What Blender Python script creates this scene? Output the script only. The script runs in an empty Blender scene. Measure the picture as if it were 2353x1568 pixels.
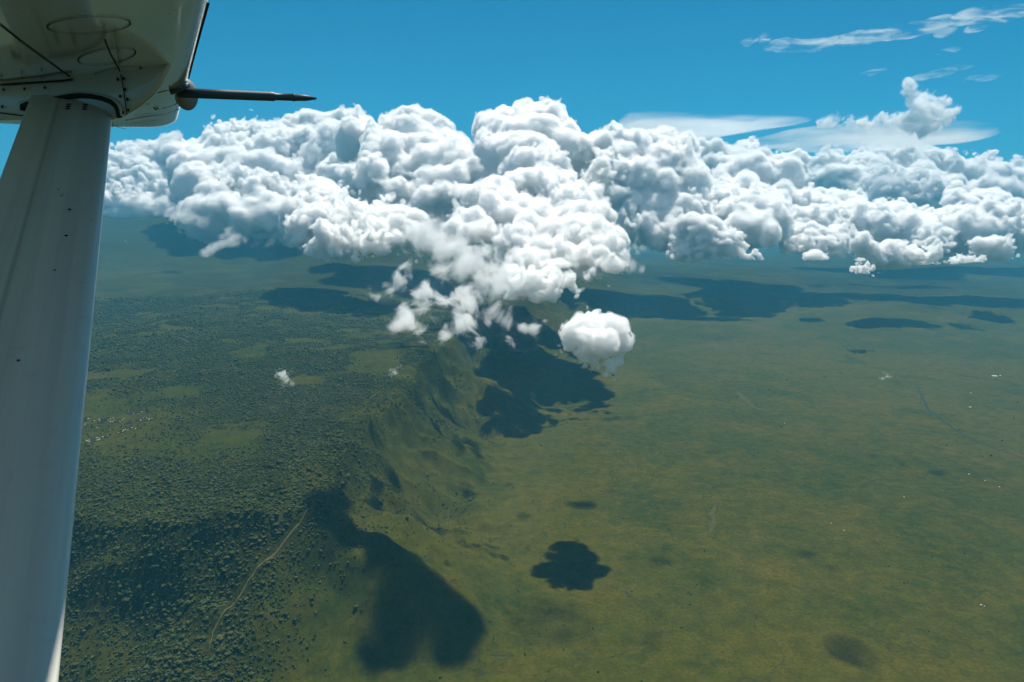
import bpy, bmesh, math, time
import numpy as np
from mathutils import Vector, Matrix

T0 = time.time()
sc = bpy.context.scene
COL = sc.collection

# ------------------------------------------------------------------ camera, sky, sun, exposure
H = 1500.0                                   # metres above the plain
FD, HX, HY = 1569.0, 1176.5, 784.0           # 24 mm lens, measured on a 2353 px wide print
PITCH = math.atan(267.0 / FD)
cam = bpy.data.cameras.new('camera')
cam_ob = bpy.data.objects.new('camera', cam)
COL.objects.link(cam_ob)
cam.sensor_width = 36.0
cam.lens = 24.0
cam.clip_start = 0.05
cam.clip_end = 500000.0
cam_ob.location = (0, 0, H)
cam_ob.rotation_euler = (math.pi / 2 - PITCH, 0, 0)
sc.camera = cam_ob

SUN = np.array([0.13, 0.34, 0.92]); SUN /= np.linalg.norm(SUN)
world = bpy.data.worlds.new('World'); sc.world = world
world.use_nodes = True
wn = world.node_tree
sky = wn.nodes.new('ShaderNodeTexSky')
sky.sky_type = 'NISHITA'; sky.sun_disc = False
sky.sun_elevation = math.asin(SUN[2]); sky.sun_rotation = math.atan2(SUN[0], SUN[1])
sky.altitude = 3000.0; sky.air_density = 1.0; sky.dust_density = 0.3; sky.ozone_density = 3.0
tint = wn.nodes.new('ShaderNodeMixRGB'); tint.blend_type = 'MULTIPLY'
tint.inputs[0].default_value = 1.0; tint.inputs[2].default_value = (0.02, 0.66, 0.78, 1)
wn.links.new(sky.outputs[0], tint.inputs[1])
# noise cloud added to the unseen sky behind the aircraft as white fill light
def wnode(typ, **kw):
    o = wn.nodes.new(typ)
    for k, v in kw.items(): setattr(o, k, v)
    return o
wtc = wnode('ShaderNodeTexCoord'); wsep = wnode('ShaderNodeSeparateXYZ'); wn.links.new(wtc.outputs['Generated'], wsep.inputs[0])
wno = wnode('ShaderNodeTexNoise'); wno.inputs['Scale'].default_value = 3.0; wno.inputs['Detail'].default_value = 8.0; wn.links.new(wtc.outputs['Generated'], wno.inputs['Vector'])
wr1 = wnode('ShaderNodeMapRange', interpolation_type='SMOOTHSTEP'); wr1.inputs['From Min'].default_value = 0.40; wr1.inputs['From Max'].default_value = 0.58; wn.links.new(wno.outputs['Fac'], wr1.inputs['Value'])
wr2 = wnode('ShaderNodeMapRange', interpolation_type='SMOOTHSTEP'); wr2.inputs['From Min'].default_value = 0.15; wr2.inputs['From Max'].default_value = -0.25; wn.links.new(wsep.outputs['Y'], wr2.inputs['Value'])
wmu = wnode('ShaderNodeMath', operation='MULTIPLY'); wn.links.new(wr1.outputs['Result'], wmu.inputs[0]); wn.links.new(wr2.outputs['Result'], wmu.inputs[1])
wmx = wnode('ShaderNodeMixRGB'); wmx.inputs[2].default_value = (4.0, 3.9, 3.7, 1); wn.links.new(wmu.outputs[0], wmx.inputs[0]); wn.links.new(tint.outputs[0], wmx.inputs[1])
wn.links.new(wmx.outputs[0], wn.nodes['Background'].inputs[0])
wn.nodes['Background'].inputs[1].default_value = 0.069
sl = bpy.data.lights.new('sun', 'SUN'); sl.energy = 5.0; sl.angle = math.radians(0.5); sl.color = (1.0, 0.945, 0.84)
so = bpy.data.objects.new('sun', sl); COL.objects.link(so)
so.rotation_euler = Vector(SUN).to_track_quat('Z', 'Y').to_euler()
so.location = (0, 0, 20000)
vs = sc.view_settings
vs.view_transform = 'Standard'; vs.look = 'None'; vs.exposure = 0.72; vs.gamma = 1.0
cy = sc.cycles
cy.max_bounces = 30; cy.volume_bounces = 20; cy.diffuse_bounces = 4; cy.glossy_bounces = 4
cy.transparent_max_bounces = 128
cy.use_denoising = True
cy.volume_step_rate = 0.06; cy.volume_max_steps = 400

# ------------------------------------------------------------------ small helpers
rng = np.random.default_rng(11)
FW = np.array([0, math.cos(PITCH), -math.sin(PITCH)])
UP = np.array([0, math.sin(PITCH), math.cos(PITCH)])
RT = np.array([1.0, 0, 0])
EYE = np.array([0, 0, H])

def ray(x, y):
    return FW + RT * ((x - HX) / FD) + UP * ((HY - y) / FD)

def at(x, y, d):
    return EYE + ray(x, y) * d

def onz(x, y, z=0.0):
    r = ray(x, y)
    return EYE + r * ((z - H) / r[2])

def tag(o, label=None, cat=None, group=None, kind=None):
    if label: o['label'] = label
    if cat: o['category'] = cat
    if group: o['group'] = group
    if kind: o['kind'] = kind
    return o

def np_mesh(name, P, F, mats, parent=None, smooth=False, mat_idx=None):
    P = np.asarray(P, np.float32); F = np.asarray(F, np.int32)
    k = F.shape[1]
    me = bpy.data.meshes.new(name)
    me.vertices.add(len(P)); me.vertices.foreach_set('co', P.ravel())
    me.loops.add(F.size); me.loops.foreach_set('vertex_index', F.ravel())
    me.polygons.add(len(F)); me.polygons.foreach_set('loop_start', np.arange(0, F.size, k, dtype=np.int32))
    me.polygons.foreach_set('use_smooth', np.full(len(F), smooth))
    for m in (mats if isinstance(mats, (list, tuple)) else [mats]):
        me.materials.append(m)
    if mat_idx is not None:
        me.polygons.foreach_set('material_index', np.asarray(mat_idx, np.int32))
    me.update(calc_edges=True)
    o = bpy.data.objects.new(name, me); COL.objects.link(o)
    if parent is not None: o.parent = parent
    return o

def bm_obj(name, bm, mats, parent=None, smooth=True):
    me = bpy.data.meshes.new(name)
    bmesh.ops.recalc_face_normals(bm, faces=bm.faces[:])
    for f in bm.faces: f.smooth = smooth
    bm.to_mesh(me); bm.free()
    for m in (mats if isinstance(mats, (list, tuple)) else [mats]): me.materials.append(m)
    o = bpy.data.objects.new(name, me); COL.objects.link(o)
    if parent is not None: o.parent = parent
    return o

def empty(name, loc=(0, 0, 0), rz=0.0):
    o = bpy.data.objects.new(name, None); COL.objects.link(o)
    o.location = loc; o.rotation_euler = (0, 0, rz); o.empty_display_size = 1.0
    return o

class NT:
    """a tiny node-tree writer"""
    def __init__(self, name):
        self.m = bpy.data.materials.new(name); self.m.use_nodes = True
        self.t = self.m.node_tree; self.t.nodes.clear()
        self.out = self.t.nodes.new('ShaderNodeOutputMaterial')
    def n(self, typ, **kw):
        o = self.t.nodes.new(typ)
        for k, v in kw.items():
            if k.startswith('i_'):
                key = k[2:]
                key = int(key) if key.isdigit() else key.replace('_', ' ')
                if isinstance(v, bpy.types.NodeSocket): self.t.links.new(v, o.inputs[key])
                else: o.inputs[key].default_value = v
            else: setattr(o, k, v)
        return o
    def link(self, a, b): self.t.links.new(a, b)
    def noise(self, vec, scale, detail=4.0, rough=0.55, dist=0.0):
        o = self.n('ShaderNodeTexNoise', i_Scale=scale, i_Detail=detail, i_Roughness=rough, i_Distortion=dist)
        self.link(vec, o.inputs['Vector']); return o.outputs['Fac']
    def ramp(self, fac, a, b, smooth=True):
        o = self.n('ShaderNodeMapRange', interpolation_type='SMOOTHSTEP' if smooth else 'LINEAR')
        self.link(fac, o.inputs['Value']); o.inputs['From Min'].default_value = a; o.inputs['From Max'].default_value = b
        return o.outputs['Result']
    def mix(self, fac, a, b, mode='MIX'):
        o = self.n('ShaderNodeMixRGB', blend_type=mode)
        for i, v in enumerate((fac, a, b)):
            if isinstance(v, bpy.types.NodeSocket): self.link(v, o.inputs[i])
            else: o.inputs[i].default_value = v if i == 0 else (*v, 1.0)
        return o.outputs[0]
    def math(self, op, a, b=0.0):
        o = self.n('ShaderNodeMath', operation=op)
        for i, v in enumerate((a, b)):
            if isinstance(v, bpy.types.NodeSocket): self.link(v, o.inputs[i])
            else: o.inputs[i].default_value = v
        return o.outputs[0]

def plain(name, col, rough=0.6, var=0.25, scale=3.0, spec=0.3, coat=0.0, metal=0.0):
    t = NT(name)
    tc = t.n('ShaderNodeTexCoord')
    f = t.noise(tc.outputs['Object'], scale, 5)
    c = t.mix(f, [x * (1 - var) for x in col], [min(1, x * (1 + var)) for x in col])
    p = t.n('ShaderNodeBsdfPrincipled', i_Roughness=rough, i_Metallic=metal)
    p.inputs['Specular IOR Level'].default_value = spec
    p.inputs['Coat Weight'].default_value = coat
    t.link(c, p.inputs['Base Color']); t.link(p.outputs[0], t.out.inputs['Surface'])
    return t.m

# ------------------------------------------------------------------ terrain
def vnoise(x, y, wl, seed):
    x = x / wl + seed * 17.31; y = y / wl - seed * 9.77
    ix = np.floor(x).astype(np.int64); iy = np.floor(y).astype(np.int64)
    fx = x - ix; fy = y - iy
    fx = fx * fx * fx * (fx * (fx * 6 - 15) + 10); fy = fy * fy * fy * (fy * (fy * 6 - 15) + 10)
    def h(a, b):
        v = (a * 374761393 + b * 668265263 + seed * 1442695041) & 0xFFFFFFFF
        v = ((v ^ (v >> 13)) * 1274126177) & 0xFFFFFFFF
        return ((v ^ (v >> 16)) & 0xFFFF) / 32767.5 - 1.0
    return (h(ix, iy) * (1 - fx) + h(ix + 1, iy) * fx) * (1 - fy) + (h(ix, iy + 1) * (1 - fx) + h(ix + 1, iy + 1) * fx) * fy

def fbm(x, y, wl, seed, oct=4, gain=0.5):
    a = 1.0; s = 0.0
    for k in range(oct):
        s = s + a * vnoise(x, y, wl / (2.03 ** k), seed + k); a *= gain
    return s

def sstep(t):
    t = np.clip(t, 0, 1); return t * t * (3 - 2 * t)

# the rim of the escarpment: (x, y on the print, height of the rim)
RIM = [(-700, 1210, 400), (0, 1200, 400), (250, 1190, 410), (450, 1180, 420), (600, 1170, 430), (725, 1150, 430),
       (770, 1080, 445), (860, 985, 455), (905, 915, 470), (1000, 805, 540), (1090, 745, 430), (1230, 705, 270),
       (1400, 690, 240), (1560, 690, 210), (1720, 690, 190), (1900, 690, 170), (2130, 715, 150), (2400, 720, 120), (2900, 730, 100)]
RW = np.array([[*onz(a, b, c)[:2], c] for a, b, c in RIM])
POLY = np.concatenate([RW[:, :2], [[160000, RW[-1, 1] + 30000], [160000, 160000], [-160000, 160000], [-160000, RW[0, 1]]]])

def seg_dist(x, y, a, b):
    d = b[:2] - a[:2]
    t = np.clip(((x - a[0]) * d[0] + (y - a[1]) * d[1]) / (d @ d), 0, 1)
    return np.hypot(x - a[0] - t * d[0], y - a[1] - t * d[1]), t

def inside(x, y, P):
    r = np.zeros(x.shape, bool); j = len(P) - 1
    for i in range(len(P)):
        c = (P[i, 1] > y) != (P[j, 1] > y)
        dy = P[j, 1] - P[i, 1]
        xi = (P[j, 0] - P[i, 0]) * (y - P[i, 1]) / (dy if abs(dy) > 1e-9 else 1e-9) + P[i, 0]
        r ^= c & (x < xi); j = i
    return r

SPURS = [([(725, 1150, 425), (640, 1265, 300), (560, 1340, 180), (490, 1440, 60), (455, 1530, 10)], 0.52),
         ([(1000, 805, 530), (1090, 860, 330), (1180, 890, 140), (1260, 905, 10)], 0.55),
         ([(1060, 775, 420), (1200, 835, 190), (1330, 882, 10)], 0.40),
         ([(905, 915, 465), (985, 985, 260), (1060, 1040, 60), (1100, 1065, 5)], 0.62),
         ([(300, 1200, 330), (250, 1330, 180), (200, 1480, 60)], 0.5)]
SPW = [(np.array([[*onz(a, b, c)[:2], c] for a, b, c in pts]), k) for pts, k in SPURS]

def rim_info(x, y):
    best = np.full(x.shape, 1e9); hh = np.zeros(x.shape); wsum = np.zeros(x.shape)
    for i in range(len(RW) - 1):
        d, t = seg_dist(x, y, RW[i], RW[i + 1])
        h = RW[i, 2] * (1 - t) + RW[i + 1, 2] * t
        best = np.minimum(best, d); w = (d + 40.0) ** -3.0
        hh += w * h; wsum += w
    hh /= wsum
    return np.where(inside(x, y, POLY), best, -best), hh

def terrain(x, y):
    """height and signed distance behind the rim"""
    x = np.asarray(x, float); y = np.asarray(y, float)
    wx = x + 70 * fbm(x, y, 420, 3, 3); wy = y + 70 * fbm(x, y, 420, 9, 3)
    sd, rh = rim_info(wx, wy)
    far = sstep((np.hypot(x, y) - 5000) / 9000)
    W = 480 + 900 * far
    t = np.clip((sd + W) / W, 0, 1)
    z = rh * (0.35 * t + 0.65 * t * t) * (1 - 0.0 * t)
    back = np.clip(sd, 0, None)
    z = z + 0.042 * np.clip(back, 0, 9000) * sstep(back / 1500) * np.clip(1 - (x - 500) / 6000, 0.12, 1)
    for pts, k in SPW:
        for i in range(len(pts) - 1):
            d, t2 = seg_dist(wx, wy, pts[i], pts[i + 1])
            h = pts[i, 2] * (1 - t2) + pts[i + 1, 2] * t2 - k * np.sqrt(d * d + 400)
            z = np.logaddexp(z / 14, h / 14) * 14
    # the far mountain on the left and low hills on the right
    mx = sstep((3500 - x) / 7000)
    z = z + 1010 * mx * np.exp(-((y - 17800) / 5600) ** 2) * (1 + 0.10 * fbm(x, y, 3800, 21, 4)) * sstep((y - 3000) / 4000)
    z = z + 170 * np.exp(-((x - 5200) / 1700) ** 2 - ((y - 10500) / 1500) ** 2) + 130 * np.exp(-((x - 2600) / 1000) ** 2 - ((y - 9800) / 900) ** 2)
    slope = np.clip(1 - np.abs(sd + 200) / 700, 0, 1)
    up = sstep((sd + 300) / 900)
    z = z + slope * (26 * fbm(x, y, 260, 31, 4) + 24 - 58 * np.abs(vnoise(x, y, 230, 37)) - 34 * np.abs(vnoise(x, y, 105, 38))) + up * (14 * fbm(x, y, 900, 41, 4) + 75 * fbm(x, y, 2600, 51, 4) * sstep((back - 600) / 3500))
    z = z + 2.2 * fbm(x, y, 700, 61, 3) + np.clip(np.hypot(x, y) / 30000, 0, 1) * 25 * fbm(x, y, 6000, 71, 3)
    return z, sd

CLEAR = np.array([onz(270, 965, 470)[:2]])[0]
def woods(x, y, z, sd):
    """0..1 tree cover"""
    n = fbm(x, y, 330, 81, 4); n2 = fbm(x, y, 1300, 91, 3)
    w = sstep((sd + 620) / 420) * np.clip(0.50 + 0.85 * n + 0.55 * n2, 0, 1)
    w = w * (1 - 0.95 * np.exp(-(((x - CLEAR[0]) / 620) ** 2 + ((y - CLEAR[1]) / 480) ** 2)))
    w = w * (1 - 0.72 * sstep((sd + 560) / 120) * sstep((-sd - 20) / 120) * sstep((x + 1150) / 350))
    # the low ground in front of the spur stays wooded too
    front = sstep((-600 - x) / 420) * sstep((3300 - y) / 500)
    w = np.maximum(w, front * np.clip(0.95 + 0.45 * n + 0.2 * n2, 0, 1))
    w = np.maximum(w, 0.0016 + 0.05 * np.exp(-np.clip(-sd - 450, 0, None) / 320.0))
    w = np.maximum(w, sstep((z - 650) / 350) * np.clip(0.85 + 0.3 * n2, 0, 1))
    return np.clip(w, 0, 1)

def ground_mat():
    t = NT('savanna ground')
    tc = t.n('ShaderNodeTexCoord'); v = tc.outputs['Object']
    wo = t.n('ShaderNodeAttribute', attribute_name='woods').outputs['Fac']
    up = t.n('ShaderNodeAttribute', attribute_name='upland').outputs['Fac']
    big = t.noise(v, 0.00042, 5, 0.6, 0.6); mid = t.noise(v, 0.0022, 6, 0.62, 0.4); fine = t.noise(v, 0.02, 5, 0.6)
    speck = t.noise(v, 0.075, 3, 0.7)
    c = t.mix(t.ramp(big, 0.38, 0.62), (0.0283, 0.0363, 0.0021), (0.0465, 0.0454, 0.0022))
    c = t.mix(t.ramp(mid, 0.45, 0.72), c, (0.0512, 0.0459, 0.0030))
    c = t.mix(t.ramp(mid, 0.50, 0.30), c, (0.0223, 0.0317, 0.0016))
    c = t.mix(t.math('MULTIPLY', t.ramp(fine, 0.40, 0.75), 0.45), c, (0.0619, 0.0531, 0.0047))
    pale = t.math('MULTIPLY', t.ramp(t.noise(v, 0.0011, 5, 0.6, 0.8), 0.63, 0.74), 0.55)
    c = t.mix(pale, c, (0.0771, 0.0593, 0.0081))
    upc = t.mix(t.ramp(mid, 0.35, 0.65), (0.0211, 0.0306, 0.0026), (0.0370, 0.0394, 0.0036))
    c = t.mix(t.math('MULTIPLY', up, 0.75), c, upc)
    wc = t.mix(t.ramp(speck, 0.42, 0.6), (0.0086, 0.0144, 0.0014), (0.0308, 0.0328, 0.0036))
    c = t.mix(t.math('MULTIPLY', wo, 0.85), c, wc)
    c = t.mix(t.math('MULTIPLY', t.ramp(speck, 0.64, 0.72), 0.6), c, (0.0124, 0.0175, 0.0016))
    ln = t.noise(v, 0.00115, 4, 0.5, 0.3)
    vein = t.ramp(t.math('ABSOLUTE', t.math('SUBTRACT', ln, 0.5)), 0.006, 0.0)
    c = t.mix(t.math('MULTIPLY', vein, 0.45), c, (0.016, 0.028, 0.007))
    grit = t.noise(v, 0.012, 6, 0.75, 0.2)
    c = t.mix(0.5, c, t.mix(t.ramp(grit, 0.36, 0.64), (0.62, 0.68, 0.60), (1.38, 1.30, 1.35)), 'MULTIPLY')
    grass = t.noise(v, 0.07, 4, 0.8)
    c = t.mix(0.55, c, t.mix(t.ramp(grass, 0.36, 0.64), (0.66, 0.70, 0.66), (1.34, 1.28, 1.3)), 'MULTIPLY')
    hgt = t.math('ADD', t.math('MULTIPLY', fine, 5.0), t.math('MULTIPLY', t.math('MULTIPLY', speck, wo), 12.0))
    b = t.n('ShaderNodeBump', i_Strength=0.5, i_Distance=1.0, i_Height=hgt)
    p = t.n('ShaderNodeBsdfPrincipled', i_Roughness=0.95)
    p.inputs['Specular IOR Level'].default_value = 0.05
    t.link(c, p.inputs['Base Color']); t.link(b.outputs[0], p.inputs['Normal'])
    t.link(p.outputs[0], t.out.inputs['Surface'])
    return t.m

NG = 1100
s_ = np.linspace(-1, 1, NG); KK = 5.9
ax = 150000 * np.sinh(KK * s_) / math.sinh(KK)
GX, GY = np.meshgrid(ax - 300, ax + 4200, indexing='ij')
GZ, GSD = terrain(GX, GY)
gi = np.arange(NG * NG).reshape(NG, NG)
GF = np.stack([gi[:-1, :-1], gi[1:, :-1], gi[1:, 1:], gi[:-1, 1:]], -1).reshape(-1, 4)
ground = np_mesh('ground', np.stack([GX, GY, GZ], -1).reshape(-1, 3), GF, ground_mat(), smooth=True)
tag(ground, kind='structure')
GW = woods(GX, GY, GZ, GSD)
for nm, val in (('woods', GW), ('upland', sstep((GSD + 500) / 500))):
    a = ground.data.attributes.new(nm, 'FLOAT', 'POINT'); a.data.foreach_set('value', val.astype(np.float32).ravel())
print('terrain', time.time() - T0)

def gz(x, y):
    z, _ = terrain(np.atleast_1d(x), np.atleast_1d(y)); return z

def ground_at(px, py, guess=0.0):
    """where the sight line of a print pixel meets the terrain"""
    r = ray(px, py); d = np.linspace(1500, 30000, 1400)
    p = EYE[None] + d[:, None] * r[None]
    z, _ = terrain(p[:, 0], p[:, 1])
    k = int(np.argmax(p[:, 2] < z))
    if k == 0: return onz(px, py, guess)
    a, b = d[k - 1], d[k]
    for _ in range(12):
        m = 0.5 * (a + b); q = EYE + m * r
        if q[2] < gz(q[0], q[1])[0]: b = m
        else: a = m
    q = EYE + b * r; q[2] = gz(q[0], q[1])[0]
    return q

# ------------------------------------------------------------------ tracks, streams (draped strips)
def strip(name, pts, width, mat, lift=1.2, n=60):
    W = np.array([ground_at(a, b)[:2] for a, b in pts])
    t = np.concatenate([[0], np.cumsum(np.hypot(*np.diff(W, axis=0).T))])
    u = np.linspace(0, t[-1], n)
    X = np.interp(u, t, W[:, 0]); Y = np.interp(u, t, W[:, 1])
    X = X + 7 * fbm(X, Y, 130, 5, 3) ; Y = Y + 7 * fbm(X, Y, 130, 6, 3)
    T = np.stack([np.gradient(X), np.gradient(Y)], 1); T /= np.linalg.norm(T, axis=1)[:, None]
    N = np.stack([-T[:, 1], T[:, 0]], 1)
    V = []
    for k in range(n):
        w = width * (0.7 + 0.5 * rng.random()) * min(1, 0.3 + 3 * min(k, n - 1 - k) / n)
        for q in (-0.5, -0.2, 0.2, 0.5):
            a = np.array([X[k], Y[k]]) + N[k] * w * q
            V.append((a[0], a[1], gz(a[0], a[1])[0] + lift - (0.6 if abs(q) == 0.5 else 0)))
    F = [(4 * k + j, 4 * k + j + 1, 4 * k + j + 5, 4 * k + j + 4) for k in range(n - 1) for j in range(3)]
    return tag(np_mesh(name, V, F, mat, smooth=True), kind='structure')

dirt = plain('dry dirt', (0.085, 0.078, 0.032), 0.95, 0.3, 0.02, 0.05)
TRK = [ground_at(a, b)[:2] for a, b in [(722, 1168), (690, 1205), (650, 1250), (610, 1285), (575, 1325), (545, 1370), (505, 1415), (488, 1452), (480, 1500)]]
strip('dirt_track', [(722, 1168), (690, 1205), (650, 1250), (610, 1285), (575, 1325), (545, 1370), (505, 1415), (488, 1452), (480, 1500)], 6.5, dirt, 2.0, 90)
tan = plain('dry grass', (0.050, 0.051, 0.013), 0.95, 0.35, 0.03, 0.05)
strip('dry_path', [(1693, 900), (1712, 918), (1730, 936), (1768, 948)], 55, tan, 2.0, 40)
strip('dry_path', [(1645, 1158), (1636, 1180), (1642, 1200), (1626, 1228)], 24, tan, 1.2, 40)
wet = plain('stream banks', (0.016, 0.026, 0.012), 0.9, 0.3, 0.05, 0.1)
strip('stream', [(2105, 880), (2135, 945), (2200, 990), (2235, 1012), (2290, 1031), (2350, 1052), (2480, 1090)], 20, wet, 1.0, 110)
strip('stream', [(1440, 1180), (1458, 1178), (1470, 1184), (1482, 1190)], 12, wet, 1.0, 30)
strip('stream', [(1120, 1503), (1140, 1506), (1168, 1509)], 9, wet, 1.0, 24)

# ------------------------------------------------------------------ trees
def leaf_mat():
    t = NT('foliage')
    g = t.n('ShaderNodeNewGeometry'); v = g.outputs['Position']
    a = t.noise(v, 0.07, 3, 0.7); b = t.noise(v, 0.004, 3, 0.6)
    c = t.mix(t.ramp(a, 0.38, 0.64), (0.018, 0.031, 0.007), (0.058, 0.065, 0.016))
    c = t.mix(t.math('MULTIPLY', t.ramp(b, 0.45, 0.7), 0.5), c, (0.064, 0.066, 0.022))
    p = t.n('ShaderNodeBsdfPrincipled', i_Roughness=0.9); p.inputs['Specular IOR Level'].default_value = 0.08
    t.link(c, p.inputs['Base Color']); t.link(p.outputs[0], t.out.inputs['Surface'])
    return t.m
leaf = leaf_mat()
bark = plain('bark', (0.06, 0.045, 0.03), 0.9, 0.3, 2.0, 0.1)

def ico(sub):
    bm = bmesh.new(); bmesh.ops.create_icosphere(bm, subdivisions=sub, radius=1.0)
    P = np.array([v.co[:] for v in bm.verts]); F = np.array([[v.index for v in f.verts] for f in bm.faces]); bm.free()
    return P, F

NC = 900000
# sample over the wedge of ground that the window looks out on
dd = np.sqrt(rng.uniform(1500.0 ** 2, 9500.0 ** 2, NC)); aa = np.radians(rng.uniform(-43, 42, NC))
cx = dd * np.sin(aa); cyy = dd * np.cos(aa)
cz, csd = terrain(cx, cyy)
den = woods(cx, cyy, cz, csd)
for (xa, ya), (xb, yb) in zip(TRK[:-1], TRK[1:]):
    den = np.where(seg_dist(cx, cyy, np.array([xa, ya]), np.array([xb, yb]))[0] < 17, 0, den)
keep = rng.random(NC) < den * np.clip(4300.0 / dd, 0.30, 1.0) * 1.45
cx, cyy, cz, csd, dd, den = (q[keep] for q in (cx, cyy, cz, csd, dd, den))
dep = cyy * FW[1] + (cz - H) * FW[2]
sx = HX + FD * cx / dep; sy = HY - FD * (cyy * UP[1] + (cz - H) * UP[2]) / dep
vis = (sx > -60) & (sx < 2420) & (sy < 1660)
cx, cyy, cz, dd, sx, sy, den = (q[vis] for q in (cx, cyy, cz, dd, sx, sy, den))
cr = rng.gamma(3.6, 1.15, len(cx)) * (0.85 + 0.35 * den) * np.clip(dd / 4800, 0.85, 1.5) + 0.9
cr = cr * np.where(den < 0.06, 0.62, 0.88)
seen = (sx > 175) & (sx < 2353) & (sy < 1568)
order = np.argsort(-(cr / dd) * seen)
big = order[:300]; rest = order[300:]
print('trees', len(cx), time.time() - T0)
IP, IF = ico(1)
n = len(rest)
jit = IP[None] * (1 + rng.uniform(-0.5, 0.35, (n, len(IP), 1)))
cr[rest] *= 0.92
scl = np.stack([cr[rest] * rng.uniform(0.8, 1.25, n), cr[rest] * rng.uniform(0.8, 1.25, n), cr[rest] * rng.uniform(0.55, 0.95, n)], 1)
V = jit * scl[:, None, :] + np.stack([cx[rest], cyy[rest], cz[rest] + scl[:, 2] * 0.8], 1)[:, None, :]
Fk = IF[None] + (np.arange(n) * len(IP))[:, None, None]
wood = np_mesh('woodland', V.reshape(-1, 3), Fk.reshape(-1, 3), leaf)
tag(wood, kind='stuff')
# the 300 trees that show largest, each with its own crown and trunk
P2, F2 = ico(3)
def crown_mesh(k):
    r = np.random.default_rng(100 + k)
    blobs = [(np.array([0, 0, 0.72]), 0.62)] + [(np.array([0.55 * math.cos(a), 0.55 * math.sin(a), 0.6 + 0.2 * r.random()]), r.uniform(0.3, 0.5)) for a in r.uniform(0, 6.28, 5)]
    d = P2 * np.array([1, 1, 0.8]); rad = np.zeros(len(d))
    for c, q in blobs:
        c0 = c - np.array([0, 0, 0.65]); b = P2 @ c0; disc = b * b - c0 @ c0 + q * q
        rad = np.maximum(rad, np.where(disc > 0, b + np.sqrt(np.maximum(disc, 0)), 0))
    rad = np.maximum(rad, 0.35) * (1 + r.uniform(-0.12, 0.12, len(rad)))
    o = np_mesh('crown', P2 * rad[:, None] * np.array([1, 1, 0.85]) + np.array([0, 0, 0.65]), F2, leaf)
    return o
bmx = bmesh.new()
bmesh.ops.create_cone(bmx, cap_ends=True, segments=7, radius1=0.09, radius2=0.05, depth=0.6, matrix=Matrix.Translation((0, 0, 0.2)))
trunk0 = bm_obj('trunk', bmx, bark)
crowns = [crown_mesh(k) for k in range(5)]
first = True
for j, i in enumerate(big):
    e = empty('bushy_tree', (cx[i], cyy[i], cz[i]), rng.uniform(0, 6.28))
    e.scale = (cr[i], cr[i], cr[i] * rng.uniform(0.8, 1.1))
    tag(e, 'small dark green bushy tree, one of the nearest on the wooded hillside beside the strut', 'tree', 'nearest trees on the wooded hillside')
    if j < 5: c = crowns[j]
    else:
        c = crowns[j % 5].copy(); COL.objects.link(c)
    c.parent = e
    if j == 0: tk = trunk0
    else:
        tk = trunk0.copy(); COL.objects.link(tk)
    tk.parent = e

# ------------------------------------------------------------------ cattle pens, huts and sheds
def z6(a, b): return (250 + a * 0.287) / 1.741, (1500 + b * 0.287) / 1.741
def z8(a, b): return (2600 + a * 1.0396) / 1.741, (1100 + b * 1.0396) / 1.741
mud = plain('trodden mud', (0.022, 0.024, 0.018), 0.95, 0.3, 0.1, 0.05)
thorn = plain('thorn branches', (0.035, 0.036, 0.022), 0.95, 0.4, 0.4, 0.05)
thatch = plain('pale hut roof', (0.40, 0.34, 0.24), 0.9, 0.2, 0.5, 0.1)
hutwall = plain('hut wall', (0.22, 0.16, 0.10), 0.9, 0.2, 0.5, 0.1)
PENS = [(440, 910, 120, 'dark oval cattle pen ringed closely by pale huts, lowest of the pens'),
        (980, 520, 150, 'wide dark cattle pen at the top of the clearing, three pale huts around it'),
        (1140, 625, 130, 'dark cattle pen at the right end of the clearing, arc of huts behind'),
        (775, 645, 90, 'dark round cattle pen in the middle row with huts on both sides'),
        (600, 622, 90, 'dark cattle pen with a line of huts along its right end, middle row'),
        (550, 663, 80, 'bare dark cattle pen without huts just below the middle row'),
        (920, 677, 75, 'bare dark cattle pen alone below the right end of the middle row'),
        (280, 630, 90, 'dark cattle pen nearest the strut, pale huts on its far side'),
        (525, 630, 40, 'small round dark pen between two huts left in the middle row'),
        (430, 645, 40, 'tiny dark pen with one hut at its edge, left in the middle row'),
        (305, 710, 50, 'small dark pen under the row of pens close beside the strut'),
        (925, 752, 60, 'small dark pen with a hut at its right tip, upper one of the diagonal'),
        (805, 797, 70, 'narrow dark pen in the middle of the diagonal line of pens'),
        (600, 865, 70, 'narrow green and dark pen between two huts above the lowest pen'),
        (1150, 437, 60, 'small grey pen alone in the grass above all the others'),
        (1225, 430, 40, 'tiny dark pen to the right of the small grey pen at the top')]
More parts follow.
